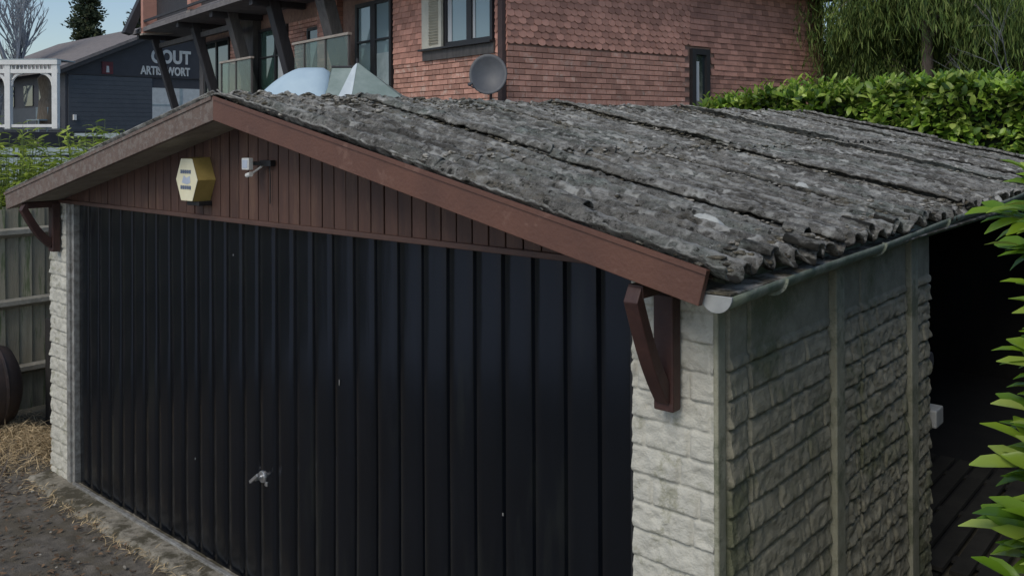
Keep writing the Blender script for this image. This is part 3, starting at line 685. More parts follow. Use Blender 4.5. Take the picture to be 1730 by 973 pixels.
MB().box(-.16, .027, 9.3, 10.05, 2.9, EV).build('grey_pier', M['timber_grey'], H)
bricks('brick_wall', 'y', 10.1, 11.15, 4.3, 5.05, M['brick'], (), .0865, out=.0, seed=13)
MB().box(-.02, .027, 10.1, 11.15, 2.9, 4.3).build('render_panel', M['tan'], H)
win('dark_window', 'y', 11.2, 12.95, 2.95, 5.0, M['frame_dark'], M['glass_dark'], divs=[(12.1, .08)], out=.03)
MB().box(-.04, .027, 13.0, HL, 2.9, EV).build('grey_wall', M['timber_grey'], H)
MB().box(-.18, .06, 14.83, 15.07, 0, 3.0).build('lower_post', M['timber_dark'], H)
# balcony deck, glass guards and rails
MB().box(-.85, -.02, 3.2, 13.2, 2.78, 2.96).build('balcony_deck', M['timber_dark'], H)
for (a, b, zt) in ((3.25, 4.55, 4.27), (3.66, 6.0, 4.36), (8.1, 10.0, 4.25)):
    if a < 3.5: continue
    g_ = MB(); g_.box(-.70, -.62, a, b, zt-.025, zt+.02); o = g_.build('handrail', M['timber_light'], H)
    MB().box(-.665, -.655, a+.05, b-.05, 3.0, zt-.03).build('glass_guard', M['guard'], o)
    for y in np.arange(a+.02, b, .9): MB().box(-.68, -.64, y, y+.035, 2.96, zt-.027).build('baluster', M['timber_grey'], o)
# raking struts carrying the eaves
for (y, wd, dp, m, xo) in [(4.68, .34, .24, 'timber_grey', .72), (6.95, .26, .22, 'timber_dark', .72), (9.25, .28, .22, 'timber_grey', .72), (11.6, .22, .2, 'timber_dark', .75), (14.95, .17, .18, 'timber_dark', .75)]:
    MB().bar((-.06, y, 2.98), (-xo, y, EV+.02), dp, wd, (0, 1, 0)).build('strut', M[m], H, bevel=.012)
for y in (4.68, 6.95, 9.25, 11.6, 14.95): MB().box(-1.15, -.0, y-.09, y+.09, EV-.16, EV-.02).build('eave_beam', M['timber_dark'], H)
MB().box(-.62, -.5, 9.4, 15.1, 4.98, 5.10).build('tie_beam', M['timber_grey'], H)
MB().box(-1.2, 0, 2.9, 14.9, EV, EV+.05).build('soffit_board', M['timber_dark'], H)
MB().box(-1.24, -1.2, 2.8, 14.6, EV-.06, EV+.20)
_ = MB().box(-.9, -.8, 9.6, 14.9, EV+.06, 7.6).build('upper_boarding', M['timber_dark'], H)
MB().box(-1.24, -1.2, 2.8, 14.6, EV+.201, EV+.26).build('fascia', M['timber_dark'], H)
# tile-hung cheeks that drop below the eaves over the two far struts
for (y0, y1, zb, xo) in [(10.6, 10.85, 5.52, 1.15), (14.1, 14.3, 5.28, 1.25)]:
    o = MB().prism([(-xo, zb), (-.30, zb+.12), (-.30, zb+1.5), (-xo, zb+1.5)], 1, y0, y1).build('tiled_cheek', M['tile_dark'], H)
    MB().prism([(-xo-.02, zb-.05), (-.28, zb+.06), (-.28, zb+.115), (-xo-.02, zb-.005)], 1, y0-.02, y1+.02).build('cheek_trim', M['timber_light'], o)
# gable roof over the far bay and hipped main roof
MB().prism([(-1.65, 5.30), (-.75, 7.4), (-.60, 7.4), (-1.45, 5.25)], 1, 14.35, 14.7).build('far_verge', M['timber_dark'], H)
m_ = MB(); e = .5; zt = EV+.06
vs = [(-1.25, -e, zt), (HW+e, -e, zt), (HW+e, HL+1.9, zt), (-1.25, HL+1.9, zt), (HW/2, HW/2, zt+3.2), (HW/2, HL-HW/2, zt+3.2)]
vs2 = [(x, y, z-.10) for x, y, z in vs[:4]]
m_.add(vs+vs2, [(0,1,4), (1,2,5,4), (2,3,5), (3,0,4,5), (0,6,7,1), (1,7,8,2), (2,8,9,3), (3,9,6,0), (6,9,8,7)]); m_.build('roof', M['roofgrey'], H)

# satellite dish
DI = empty('satellite_dish', (-1.957+.05, 6.60, 3.42), 0, 'round grey satellite dish on a pole in front of the brick corner', 'satellite dish')
m_ = MB(); nr, ns = 7, 28; vs = [(0, 0, 0)]; fs = []
for i in range(1, nr+1):
    rr_ = .29*i/nr
    for k_ in range(ns): an = 2*math.pi*k_/ns; vs.append((rr_*math.cos(an)*.95, -.09*(i/nr)**2, rr_*math.sin(an)*1.04))
for k_ in range(ns): fs.append((0, 1+k_, 1+(k_+1) % ns))
for i in range(nr-1):
    for k_ in range(ns): fs.append((1+i*ns+k_, 1+(i+1)*ns+k_, 1+(i+1)*ns+(k_+1) % ns, 1+i*ns+(k_+1) % ns))
m_.add(vs, fs); o = m_.build('reflector', M['dish'], DI, True); s = o.modifiers.new('s', 'SOLIDIFY'); s.thickness = .012
o.rotation_euler = (R_(-12), 0, R_(38))
m_ = MB(); m_.tube([(-.05, .04, 0), (-.05, .10, -.10), (-.05, .10, -3.40)], .022, 8); m_.build('mast', M['pipe'], DI)
m_ = MB(); m_.tube([(.02, -.02, -.27), (-.10, -.32, -.14)], .010, 6); m_.tube([(-.10, -.32, -.14), (-.07, -.27, -.11)], .025, 8); m_.build('feed_arm', M['dish'], DI)

# ================================================================ PUB HALL with sign, left background
TH = R_(86.7593)
E0 = np.array([-34.886, 14.298]); RT = empty('clad_hall', (E0[0], E0[1], 0), TH, 'dark grey clad hall with white lettering on its gable, left background', 'building')
MB().prism([(0, 2.7), (10.6, 2.7), (10.6, 5.55), (5.3, 8.0), (0, 5.60)], 1, 0, 16).build('wall', M['cladding'], RT)
MB().box(.12, 4.0, -.05, -.004, 2.72, 5.32).build('lower_cladding', M['cladding_pale'], RT)
m_ = MB()
for i in range(12): m_.box(.14, 3.98, -.062, -.051, 2.80+i*.21, 2.80+i*.21+.19)
m_.build('weatherboard', M['cladding_pale'], RT)
MB().box(.0, 10.6, -.07, -.004, 5.34, 5.40).build('belt_trim', M['frame_dark'], RT)
for s_ in (0,):
    MB().prism([(-.55, 5.42), (5.3, 8.12), (5.3, 8.26), (-.60, 5.55)], 1, -.45, 16.4).build('roof', M['hall_roof'], RT)
    MB().prism([(11.2, 5.42), (5.3, 8.12), (5.3, 8.26), (11.25, 5.55)], 1, -.45, 16.4).build('roof', M['hall_roof'], RT)
    MB().prism([(-.50, 5.25), (5.3, 7.92), (5.3, 8.12), (-.55, 5.415)], 1, -.42, -.36).build('verge_board', M['frame_dark'], RT)
    MB().prism([(11.1, 5.25), (5.3, 7.92), (5.3, 8.12), (11.15, 5.415)], 1, -.42, -.36).build('verge_board', M['frame_dark'], RT)
def text(body, size, loc, parent, m, bold=.01, sx=1):
    c = bpy.data.curves.new('lettering', 'FONT'); c.body = body; c.size = size; c.extrude = .02; c.offset = bold; c.space_character = 1.05
    c.materials.append(m); o = bpy.data.objects.new('lettering', c); COL.objects.link(o); bpy.context.view_layer.update()
    me = bpy.data.meshes.new_from_object(o.evaluated_get(bpy.context.evaluated_depsgraph_get())); bpy.data.objects.remove(o)
    o = bpy.data.objects.new('lettering', me); COL.objects.link(o)
    o.parent = parent; o.location = loc; o.rotation_euler = (R_(90), 0, 0); o.scale = (sx, 1, 1); return o
text('COUT', .88, (3.95, -.03, 6.10), RT, M['hall_white'], .035, .78)
text('ARTISTWORT', .56, (3.44, -.03, 5.50), RT, M['hall_white'], .02, .68)
m_ = MB(); m_.box(3.98, 6.6, -.06, -.004, 3.2, 4.85); m_.build('white_window', M['hall_white'], RT)
m_ = MB(); m_.box(3.98, 6.6, -.075, -.061, 3.98, 4.06); m_.box(5.35, 5.5, -.078, -.0765, 3.2, 4.85); m_.build('glazing_bar', M['slat'], RT)
MB().box(1.62, 2.12, -.06, -.004, 5.42, 6.0).build('red_notice', M['red'], RT)
MB().prism([(1.80, 5.50), (1.94, 5.50), (1.92, 5.80), (1.82, 5.80)], 1, -.075, -.061).build('notice_figure', M['hall_white'], RT)
MB().box(.30, .42, -.20, -.01, 3.25, 3.5).build('wall_lamp', M['white'], RT)
# side of the hall behind the veranda
MB().box(-.04, -.004, .6, 15.5, 2.8, 3.9).build('side_boarding', M['cladding_pale'], RT)
for y in (2.0, 4.2, 7.0): MB().box(-.05, -.004, y, y+1.3, 4.0, 5.0).build('side_window', M['glass_dark'], RT)
# raised terrace carrying hall and veranda
TB = MB(); TB.prism([(-62, -20), (-24.6, -3), (-24.3, 11.5), (-24.5, 60), (-62, 60)], 2, 0, 2.68)
tag(TB.build('terrace', M['cladding']), kind='structure')
# veranda: frontal frame
VE = empty('veranda', (-27.064, 9.156, 2.7), R_(40.72), 'white timber veranda with arched braces beside the dark hall', 'veranda')
def vbox(mb, x0, x1, y0, y1, z0, z1): return mb.box(x0, x1, y0, y1, z0, z1)
for x in (-1.68, 0, 1.66): MB().box(x-.10, x+.10, -.1, .1, .1, 2.5).build('post', M['veranda'], VE, bevel=.01)
MB().box(-1.9, 1.78, -.14, .14, 2.36, 2.52).box(-1.9, 1.78, -.08, .08, 2.06, 2.20).build('top_beam', M['veranda'], VE)
m_ = MB()
for i in range(26): m_.box(-1.85+i*.14, -1.81+i*.14, -.05, .05, 2.201, 2.359)
m_.build('fretwork', M['veranda'], VE)
for x in (-1.68, 0, 1.66):
    for s_ in (-1, 1):
        if x == 1.66 and s_ > 0: continue
        pts = [(x+s_*(.10+.42*(1-math.cos(q))), 0, 1.62+.45*math.sin(q)) for q in np.linspace(0, math.pi/2, 7)]
        MB().tube(pts, .055, 6).build('brace', M['veranda'], VE)
MB().box(-1.9, 1.78, -.05, .05, .16, .26).build('lower_rail', M['veranda'], VE)
MB().box(-2.3, 1.95, -.2, 3.0, -.20, -.02).build('deck', M['black'], VE)
MB().box(-2.3, 4.0, -.26, -.205, -.34, -.08).build('deck_edge', M['slat'], VE)
MB().box(-.15, .15, -.19, .10, -2.7, -.35).build('prop', M['veranda'], VE)
MB().box(-1.9, 1.76, -.12, 1.2, 2.525, 2.56).build('roof', M['slat'], VE)
def parasol_closed(loc):
    e_ = empty('closed_parasol', loc, 0, 'closed tan parasol standing under the white veranda', 'parasol')
    MB().tube([(0,0,0), (0,0,2.2)], .03, 8).build('pole', M['timber_grey'], e_)
    MB().tube([(0,0,.2), (0,0,.25), (0,0,1.1), (0,0,1.25), (0,0,1.95), (0,0,2.25)], [.30,.36,.28,.20,.32,.05], 12).build('canopy', M['tan'], e_, True)
parasol_closed((-27.5, 10.6, 2.7))
ch = empty('garden_chair', (-27.3, 10.2, 2.7), R_(30), 'pale garden chair under the white veranda', 'chair')
MB().box(-.25,.25,-.25,.25,.40,.45).build('seat', M['slat'], ch); MB().box(-.25,.25,.22,.26,.45,.9).build('backrest', M['slat'], ch)
for x in (-.22,.22):
    for y in (-.22,.22): MB().box(x-.02,x+.02,y-.02,y+.02,0,.40).build('leg', M['slat'], ch)
# flat canopy roof in the middle distance
CA = empty('flat_canopy', (-15.6, 7.2, 0), R_(40.72), 'pale flat-roofed canopy below the dark hall', 'canopy')
MB().prism([(-.55,-.2), (.70,-.2), (.55, 3.3), (-.35, 3.3)], 2, 2.55, 2.63).build('roof', M['slat'], CA)
for x in (-.5, .6):
    for y in (0, 3.0): MB().box(x*.8-.04, x*.8+.04, y-.04, y+.04, 0, 2.549).build('post', M['timber_grey'], CA)
MB().box(-.5,.62,-.1,3.1,2.2,2.5).build('beam', M['black'], CA)

# gazebo and blue parasol between garage and house
GZ = empty('garden_marquee', (-3.05, 4.75, 0), R_(40.72), 'garden marquee with grey-green roof panels and one white gore behind the roof ridge', 'marquee')
def pan(vs, m, nm='canopy_panel', par=None): o = MB().add(vs, [tuple(range(len(vs)))]).build(nm, m, par or GZ); s = o.modifiers.new('s', 'SOLIDIFY'); s.thickness = .012; return o
Rg = [(-.30, .0, 3.50), (.24, .0, 3.50), (.30, 0, 3.56)]
pan([(-.05, 0, 3.50), (.24, 0, 3.50), (.06, -.9, 2.75), (-.05, -.9, 2.75)], M['canopy_green'])
pan([(.24, 0, 3.50), (.30, 0, 3.56), (.33, -.9, 2.75), (.06, -.9, 2.75)], M['canopy_white'])
pan([(.30, 0, 3.56), (1.35, -.5, 2.75), (.33, -.9, 2.75)], M['canopy_green'])
pan([(.30, 0, 3.56), (1.35, 1.2, 2.75), (1.35, -.5, 2.75)], M['canopy_green'])
pan([(-.05, 0, 3.50), (.24, 0, 3.50), (.30, 0, 3.56), (1.35, 1.2, 2.75), (-.05, 1.2, 2.75)], M['canopy_green'])
pan([(-.05, 0, 3.50), (-.05, 1.2, 2.75), (-.05, -.9, 2.75)], M['canopy_green'])
for x, y in ((1.3, -.45), (1.3, 1.15), (.0, 1.15), (.0, -.85)): MB().tube([(x, y, 0), (x, y, 2.78)], .025, 6).build('pole', M['timber_grey'], GZ)
MB().tube([(.30, 0, 3.54), (.30, 0, 3.62)], .02, 8).build('finial', M['timber_dark'], GZ)
MB().tube([(-.05, 0, 3.505), (.24, 0, 3.505)], .02, 6).build('ridge_pole', M['timber_dark'], GZ)
PB = empty('blue_canopy', (-3.40, 4.45, 0), R_(40.72), 'pale blue rounded canopy beside the grey-green marquee', 'canopy')
vs = []; fs = []; nr, ns = 12, 14
for i in range(nr+1):
    t = i/nr
    for k_ in range(ns+1):
        u_ = k_/ns*2-1; hx = -.55+t*1.02; top = 3.50-.36*max(0, (.55-t)/.55)**1.6-.20*max(0, (t-.80)/.20)**2.2
        vs.append((hx, u_*.8, 2.5+(top-2.5)*(1-abs(u_)**1.8)**.8 if abs(u_) < 1 else 2.5))
for i in range(nr):
    for k_ in range(ns): fs.append((i*(ns+1)+k_, (i+1)*(ns+1)+k_, (i+1)*(ns+1)+k_+1, i*(ns+1)+k_+1))
o = MB().add(vs, fs).build('canvas', M['canopy_blue'], PB, True); sm_ = o.modifiers.new('s', 'SOLIDIFY'); sm_.thickness = .01
for x in (-.5, .42):
    for y in (-.75, .75): MB().tube([(x, y, 0), (x, y, 2.52)], .02, 6).build('pole', M['timber_grey'], PB)

# ================================================================ LEFT YARD
FE = empty('board_fence', (-2.2, 0, 0), 0, 'weathered close-board timber fence with three rails, left of the garage', 'fence')
r = random.Random(4); m_ = MB(); y = -5.0
while y < 9:
    w_ = .115; t = r.uniform(-.012, .012); zt = 1.93+r.uniform(-.015, .012)
    m_.add([(-.02+t*.2,y,.05),(0+t*.2,y+w_+.012,.05),(-.012,y+w_+.012,.05),(-.03,y,.05),(-.02+t*.2,y,zt),(0+t*.2,y+w_+.012,zt),(-.012,y+w_+.012,zt),(-.03,y,zt)], [(0,3,2,1),(4,5,6,7),(0,1,5,4),(1,2,6,5),(2,3,7,6),(3,0,4,7)]); y += w_
m_.build('boards', M['fence_wood'], FE)
for z_ in (.43, 1.05, 1.70): MB().prism([(.002, z_-.045), (.07, z_-.01), (.07, z_+.03), (.002, z_+.045)], 1, -5, 9).build('rail', M['fence_rail'], FE)
for y in (-4.2, -1.4, 1.55, 4.4, 7.2): MB().box(.0, .10, y, y+.10, 0, 1.98).build('post', M['fence_wood'], FE)
TK = empty('drum', (-1.76, -.22, .44), 0, 'rounded dark brown drum lying by the fence at the left edge', 'drum')
m_ = MB(); m_.tube([(-.5+.0,-.6,0),(-.47,-.56,0)], .1, 8)
vs = []; prof_ = [(-.52,.02),(-.50,.25),(-.44,.37),(-.30,.43),(.30,.43),(.44,.37),(.50,.25),(.52,.02)]
m_ = MB(); m_.tube([(0, p_, 0) for p_, q in prof_], [q for p_, q in prof_], 28); m_.build('drum_body', M['tank'], TK, True); TK.scale = (.86, .86, .86)
for y in (-.30, .30): MB().tube([(0, y-.012, 0), (0, y+.012, 0)], .437, 28).build('rib', M['tank'], TK)
for y in (-.2, .2): MB().box(-.25, .25, y-.05, y+.05, -.52, -.40).build('cradle', M['darkpost'], TK)
tag(MB().box(-1.62, -1.40, .42, .50, 0, .98).build('dark_board', M['darkpost'], None, bevel=.006), 'dark upright board between the fence and the left garage pier', 'board').rotation_euler = (0, 0, 0)
# straw heap and litter
def strands(n, fpos, l0, l1, w0, seed, flat=.35, curve=.3):
    r = np.random.default_rng(seed); P = fpos(n, r); a = r.uniform(0, 2*math.pi, n); el = r.normal(0, flat, n)
    D = np.stack([np.cos(a)*np.cos(el), np.sin(a)*np.cos(el), np.sin(el)], -1); U = unit(np.stack([r.normal(0,.3,n), r.normal(0,.3,n), np.ones(n)], -1))
    return leaves(P, D, U, r.uniform(l0, l1, n), np.full(n, w0)*r.uniform(.6, 1.4, n), 0.4, curve, 'lance')
def heap(cx, cy, sx, sy, h):
    def f(n, r):
        x = r.normal(0, sx, n); y = r.normal(0, sy, n); hh = h*np.exp(-(x/sx)**2*.5-(y/sy)**2*.5)
        return np.stack([cx+x, cy+y, .03+hh*r.uniform(.2, 1, n)], -1)
    return f
V1, F1 = strands(5200, heap(-1.25, .05, .42, .20, .16), .04, .16, .0045, 3)
V2, F2 = strands(1500, heap(-1.9, -.1, .5, .25, .08), .04, .16, .0045, 4)
V3, F3 = strands(900, lambda n, r: np.stack([r.uniform(-.4, 2.4, n), -.17+r.normal(0, .035, n), .03+.03*r.random(n)], -1), .03, .10, .005, 6)
V4, F4 = strands(700, lambda n, r: np.stack([r.uniform(-2.2, -.4, n), r.uniform(-.6, .5, n), np.full(n, .05)], -1), .03, .12, .005, 16)
V = np.concatenate([V1, V2, V3, V4]); F = np.concatenate([F1, F2+len(V1), F3+len(V1)+len(V2), F4+len(V1)+len(V2)+len(V3)])
tag(npmesh('straw', V, F, M['straw']), kind='stuff')
V, F = strands(260, heap(-1.35, -.28, .42, .10, .06), .12, .45, .014, 8, .2, .1); tag(npmesh('brushwood', V, F, M['twig']), kind='stuff')
V, F = strands(1500, lambda n, r: np.stack([r.uniform(-2.3, 1.6, n), r.uniform(-1.6, .0, n), np.full(n, .045)], -1), .015, .05, .018, 9, .2, .1); tag(npmesh('leaf_litter', V, F, M['leaf_litter']), kind='stuff')
V, F = lumps(130, lambda n, r: np.stack([r.uniform(-2.2, 2.0, n), r.uniform(-1.6, -.1, n), np.full(n, .045)], -1), .006, .020, 10, .7); tag(npmesh('gravel', V, F, M['stone']), kind='stuff')

# ================================================================ VEGETATION
def foliage(name, P, Dv, Uv, L0, L1, wr, m, parent, seed, droop=.25, shape='oval', fold=.25):
    r = np.random.default_rng(seed); n = len(P); Ln = r.uniform(L0, L1, n)
    V, F = leaves(P, Dv, Uv, Ln, Ln*wr*r.uniform(.85, 1.15, n), fold, droop, shape)
    return npmesh(name, V, F, m, parent, True)
# laurel hedge behind the garage: lumpy box filled with leaves on its skin
HG = empty('laurel_hedge', (0,0,0), 0, 'long clipped laurel hedge behind the garage roof', 'hedge')
def hedge_pts(n, r):
    x = r.uniform(.25, 9.5, n); face = r.random(n)
    top = 3.13+.10*(fbm(x*1.1, x*0, 3, 3)-.5)*2-.25*np.clip((1.6-x)/1.6, 0, 1)+.06*np.sin(x*2.3)
    front = 8.75+.22*(fbm(x*2.0, x*0+5, 9, 2)-.5)
    y = np.where(face < .33, r.uniform(0, 1.2, n), np.abs(r.normal(0, .07, n)))
    u = r.random(n); z = np.where(face < .33, top+r.normal(0, .035, n), top-1.9*u)
    lump = .42*(fbm(x*2.4, z*2.6, 14, 2)-.45)*2
    return np.stack([x, front+y-lump*(face >= .33)+.25*np.clip((z-(top-.12))/.12, 0, 1)*(face >= .33), z], -1), face
r = np.random.default_rng(31); P, face = hedge_pts(23000, r); n = len(P)
out = np.where((face < .33)[:, None], np.array([[0, -.35, 1.0]]), np.array([[0, -1.0, .45]]))
Dv = unit(out*.75+r.normal(0, .6, (n, 3))); Uv = unit(np.array([[0, -.5, .9]])+r.normal(0, .45, (n, 3)))
foliage('foliage', P, Dv, Uv, .08, .155, .48, M['laurel'], HG, 32)
# fresh upright shoots along the top
ns_ = 420; sx_ = r.uniform(.3, 9, ns_); PP = []; DD_ = []
for x in sx_:
    top = 3.08-.25*max(0, (1.6-x)/1.6); hgt = r.uniform(.06, .20)*(1.35 if x < 2.0 else 1); yb = 8.75+r.uniform(0, .8); ln = r.normal(0, .25, 2)
    for q in range(9):
        t = q/8; PP.append((x+ln[0]*hgt*t, yb+ln[1]*hgt*t, top+hgt*t)); an = q*2.4; DD_.append((math.cos(an)*.7, math.sin(an)*.7-.2, .65+.5*t))
PP = np.array(PP); foliage('shoots', PP, unit(np.array(DD_)), unit(np.array([[0, -.4, 1.]])+r.normal(0, .3, PP.shape)), .08, .13, .30, M['laurel_near'], HG, 33)
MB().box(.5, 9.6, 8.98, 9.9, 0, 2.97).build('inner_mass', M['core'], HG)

# weeping conifers, right background
def weeping(name, x, y, H_, R0, label, seed, m, nb=60, ns=75, strand=(.35, 1.0), lean=0, trunk_r=.16, zlo=3.0, bw=.017):
    t = empty(name, (x, y, 0), 0, label, 'tree', None); r = np.random.default_rng(seed)
    tz = np.linspace(0, H_, 9); MB().tube([(lean*z_*.02+.05*math.sin(z_), .04*math.cos(z_*1.3), z_) for z_ in tz], list(np.linspace(trunk_r, .03, 9)), 10).build('trunk', M['bark'], t, True)
    br = MB(); P = []; L_ = []
    for i in range(nb):
        z0 = r.uniform(zlo, H_); R = R0*(1-.75*(z0-zlo)/(H_-zlo))*r.uniform(.65, 1.12); an = r.uniform(0, 2*math.pi)
        pts = []
        for q in range(8):
            s_ = q/7; pts.append((R*s_*math.cos(an), R*s_*math.sin(an), z0+.35*R*math.sin(s_*2.0)-.32*R*s_*s_))
        br.tube(pts, list(np.linspace(.045, .008, 8)), 5)
        for k_ in range(ns):
            s_ = r.uniform(.12, 1)**.8; q = s_*7; i0 = min(int(q), 6); f_ = q-i0; p = np.array(pts[i0])*(1-f_)+np.array(pts[i0+1])*f_
            ox = r.normal(0, .22, 3)*(.3+s_); ox[2] *= .3
            P.append(p+ox); L_.append(r.uniform(*strand)*(.5+.6*s_))
    br.build('branches', M['bark'], t)
    P = np.array(P); L_ = np.array(L_); VV = []; FF = []; off = 0
    # each strand = a column of short sprays hanging
    per = 9
    Q = np.repeat(P, per, 0); tt = np.tile(np.linspace(0, 1, per), len(P)); LL = np.repeat(L_, per)
    Q[:, 2] -= tt*LL; Q += r.normal(0, .022, Q.shape)
    D = unit(np.array([[0, 0, -1.]])+r.normal(0, .30, Q.shape)); U = unit(r.normal(0, 1, Q.shape))
    ln = LL/per*r.uniform(1.5, 2.6, len(Q))
    V, F = leaves(Q, D, U, ln, bw*r.uniform(.5, 1.5, len(Q)), .2, .1, 'lance')
    npmesh('foliage', V, F, m, t)
    return t
weeping('weeping_conifer', 1.62, 15.4, 9.5, 2.3, 'drooping green conifer with bare reddish trunk, just above the hedge', 41, M['conifer'], 95, 170, zlo=4.4)
weeping('weeping_conifer', .15, 15.9, 5.0, 1.35, 'smaller weeping conifer at the right corner of the brick house', 42, M['conifer'], 50, 120, zlo=3.3, trunk_r=.10, strand=(.3,.8))
weeping('dark_conifer', 2.95, 16.9, 10, 2.2, 'darker conifer at the right edge with bare twigs', 43, M['conifer'], 80, 110, zlo=3.4)
weeping('dark_conifer', 2.1, 19.3, 10, 2.7, 'dense dark conifer standing behind the drooping one', 44, M['conifer_dark'], 110, 120, zlo=2.2, bw=.04)
weeping('dark_conifer', .45, 19.0, 5.4, 1.9, 'low dark conifer between house corner and the drooping conifer', 45, M['conifer_dark'], 70, 110, zlo=2.2, bw=.04)
# bare dead twigs on the right
m_ = MB(); rr_ = random.Random(9)
def twig(mb, p, d, l, r_, k):
    pts = [p]; 
    for q in range(5): d = (d+Vector((rr_.uniform(-.25,.25), rr_.uniform(-.25,.25), rr_.uniform(-.15,.25)))).normalized(); pts.append(pts[-1]+d*l/5)
    mb.tube(pts, [r_*(1-.15*i) for i in range(6)], 5, False)
    if k > 0:
        for q in range(3): b = pts[rr_.randint(2, 5)]; twig(mb, b, (d+Vector((rr_.uniform(-1,1), rr_.uniform(-1,1), rr_.uniform(-.2,.8)))).normalized(), l*.6, r_*.5, k-1)
twig(m_, Vector((3.3, 13.9, 0)), Vector((.05, 0, 1)), 4.0, .05, 0)
for q in range(3): twig(m_, Vector((3.3, 13.9, 3.0+q*.3)), Vector((rr_.uniform(-1,1), rr_.uniform(-1,1), .5)).normalized(), 1.0, .014, 2)
tag(m_.build('bare_shrub', M['bark_grey']), 'leafless grey shrub between the hedge and the dark conifers', 'shrub')

# conifer and bare tree far left
def spruce(x, y, H_, R0, label, seed, n=150):
    t = empty('pine_tree', (x, y, 0), 0, label, 'tree'); r = np.random.default_rng(seed)
    MB().tube([(0,0,0), (.1,0,H_*.5), (0,0,H_)], [.3, .2, .04], 8).build('trunk', M['bark'], t)
    P = []; D = []; br = MB()
    for i in range(n):
        f_ = r.uniform(.30, 1.0); z0 = H_*f_; R = R0*(1.12-f_)**.7*r.uniform(.35, 1.15); an = r.uniform(0, 2*math.pi); d_ = np.array([math.cos(an), math.sin(an), .15])
        br.tube([(0,0,z0), tuple(d_*R*.6+np.array([0,0,z0])), tuple(d_*R+np.array([0,0,z0-.1]))], [.05,.03,.01], 4)
        for k_ in range(70):
            s_ = r.uniform(.2, 1); P.append(d_*R*s_+np.array([0, 0, z0])+r.normal(0, .16, 3)); D.append(d_+r.normal(0, .8, 3)+np.array([0,0,.2]))
    br.build('branches', M['bark'], t)
    P = np.array(P); V, F = leaves(P, unit(np.array(D)), unit(r.normal(0, 1, P.shape)), r.uniform(.15, .38, len(P)), r.uniform(.07, .15, len(P)), .2, .2); npmesh('foliage', V, F, M['conifer_dark'], t)
spruce(-54.4, 23.8, 13.2, 2.1, 'dark conifer rising behind the hall roof, top cut by the frame', 51)
spruce(-51.5, 26.0, 10.9, 2.2, 'low dark conifer beside the taller one behind the hall roof', 52, 90)
BT = empty('bare_tree', (-41.7, 15.0, 0), 0, 'leafless pale grey tree against the sky at the far left', 'tree')
trm = MB(); tw = MB(); rr_ = random.Random(21)
def grow(p, d, l, r_, k):
    pts = [p]
    for q in range(4): d = (d+Vector((rr_.uniform(-.16,.16), rr_.uniform(-.16,.16), rr_.uniform(-.02,.12)))).normalized(); pts.append(pts[-1]+d*l/4)
    (trm if k > 3 else tw).tube(pts, [r_*.75*(1-.1*i) for i in range(5)], 6 if k > 3 else 4, False)
    if k > 0:
        for q in range(4 if k > 2 else 3): b = pts[rr_.randint(1, 4)]; grow(b, (d+Vector((rr_.uniform(-.65,.65), rr_.uniform(-.65,.65), rr_.uniform(.05,.5)))).normalized(), l*rr_.uniform(.58, .8), r_*.6, k-1)
grow(Vector((0,0,0)), Vector((0,0,1)), 5.4, .30, 5)
trm.build('trunk', M['bark_grey'], BT, True); tw.build('twigs', M['twig_pale'], BT)

# bright bamboo-like shrubs behind the fence
for (x, y, rx, H_, sd, lb, nn) in [(-4.15, .95, .7, 2.60, 61, 'bright green leafy shrub overhanging the fence at the far left', 260), (-3.75, 1.85, .75, 2.62, 62, 'yellow-green leafy shrub behind the fence, next to the garage eave', 260)]:
    t = empty('leafy_shrub', (x, y, 0), 0, lb, 'shrub'); r = np.random.default_rng(sd); st = MB(); P = []; D = []
    for i in range(nn):
        an = r.uniform(0, 2*math.pi); R = rx*math.sqrt(r.random()); h_ = H_*r.uniform(.75, 1.08)*(1-.18*(R/rx)**2); bx, by = R*.5*math.cos(an), R*.5*math.sin(an); ex, ey = R*math.cos(an)*1.1, R*math.sin(an)*1.1
        pts = [(bx+(ex-bx)*q**1.6, by+(ey-by)*q**1.6, h_*q) for q in (0, .4, .7, .9, 1)]; st.tube(pts, [.008,.007,.006,.004,.002], 4, False)
        for k_ in range(34):
            q = r.uniform(.35, 1.0); p = np.array([bx+(ex-bx)*q**1.6, by+(ey-by)*q**1.6, h_*q]); P.append(p); a2 = r.uniform(0, 2*math.pi); D.append((math.cos(a2), math.sin(a2), r.uniform(-.2, .9)))
    st.build('stems', M['shoot'], t); P = np.array(P); D = unit(np.array(D)); V, F = leaves(P, D, unit(np.array([[0,0,1.]])+r.normal(0,.3,P.shape)), r.uniform(.08, .18, len(P)), r.uniform(.020, .042, len(P)), .3, .35, 'lance'); npmesh('foliage', V, F, M['shrub'], t, True)
SS = empty('slatted_screen', (-6.6, 2.2, 0), R_(40.72), 'pale blue-grey slatted screen seen through the left shrubs', 'screen')
for i in range(14): MB().box(-1.8, 1.9, 0, .03, .5+i*.14, .60+i*.14).build('slat', M['slat'], SS)
for x in (-1.7, 0, 1.8): MB().box(x, x+.08, .035, .10, 0, 2.5).build('post', M['timber_grey'], SS)

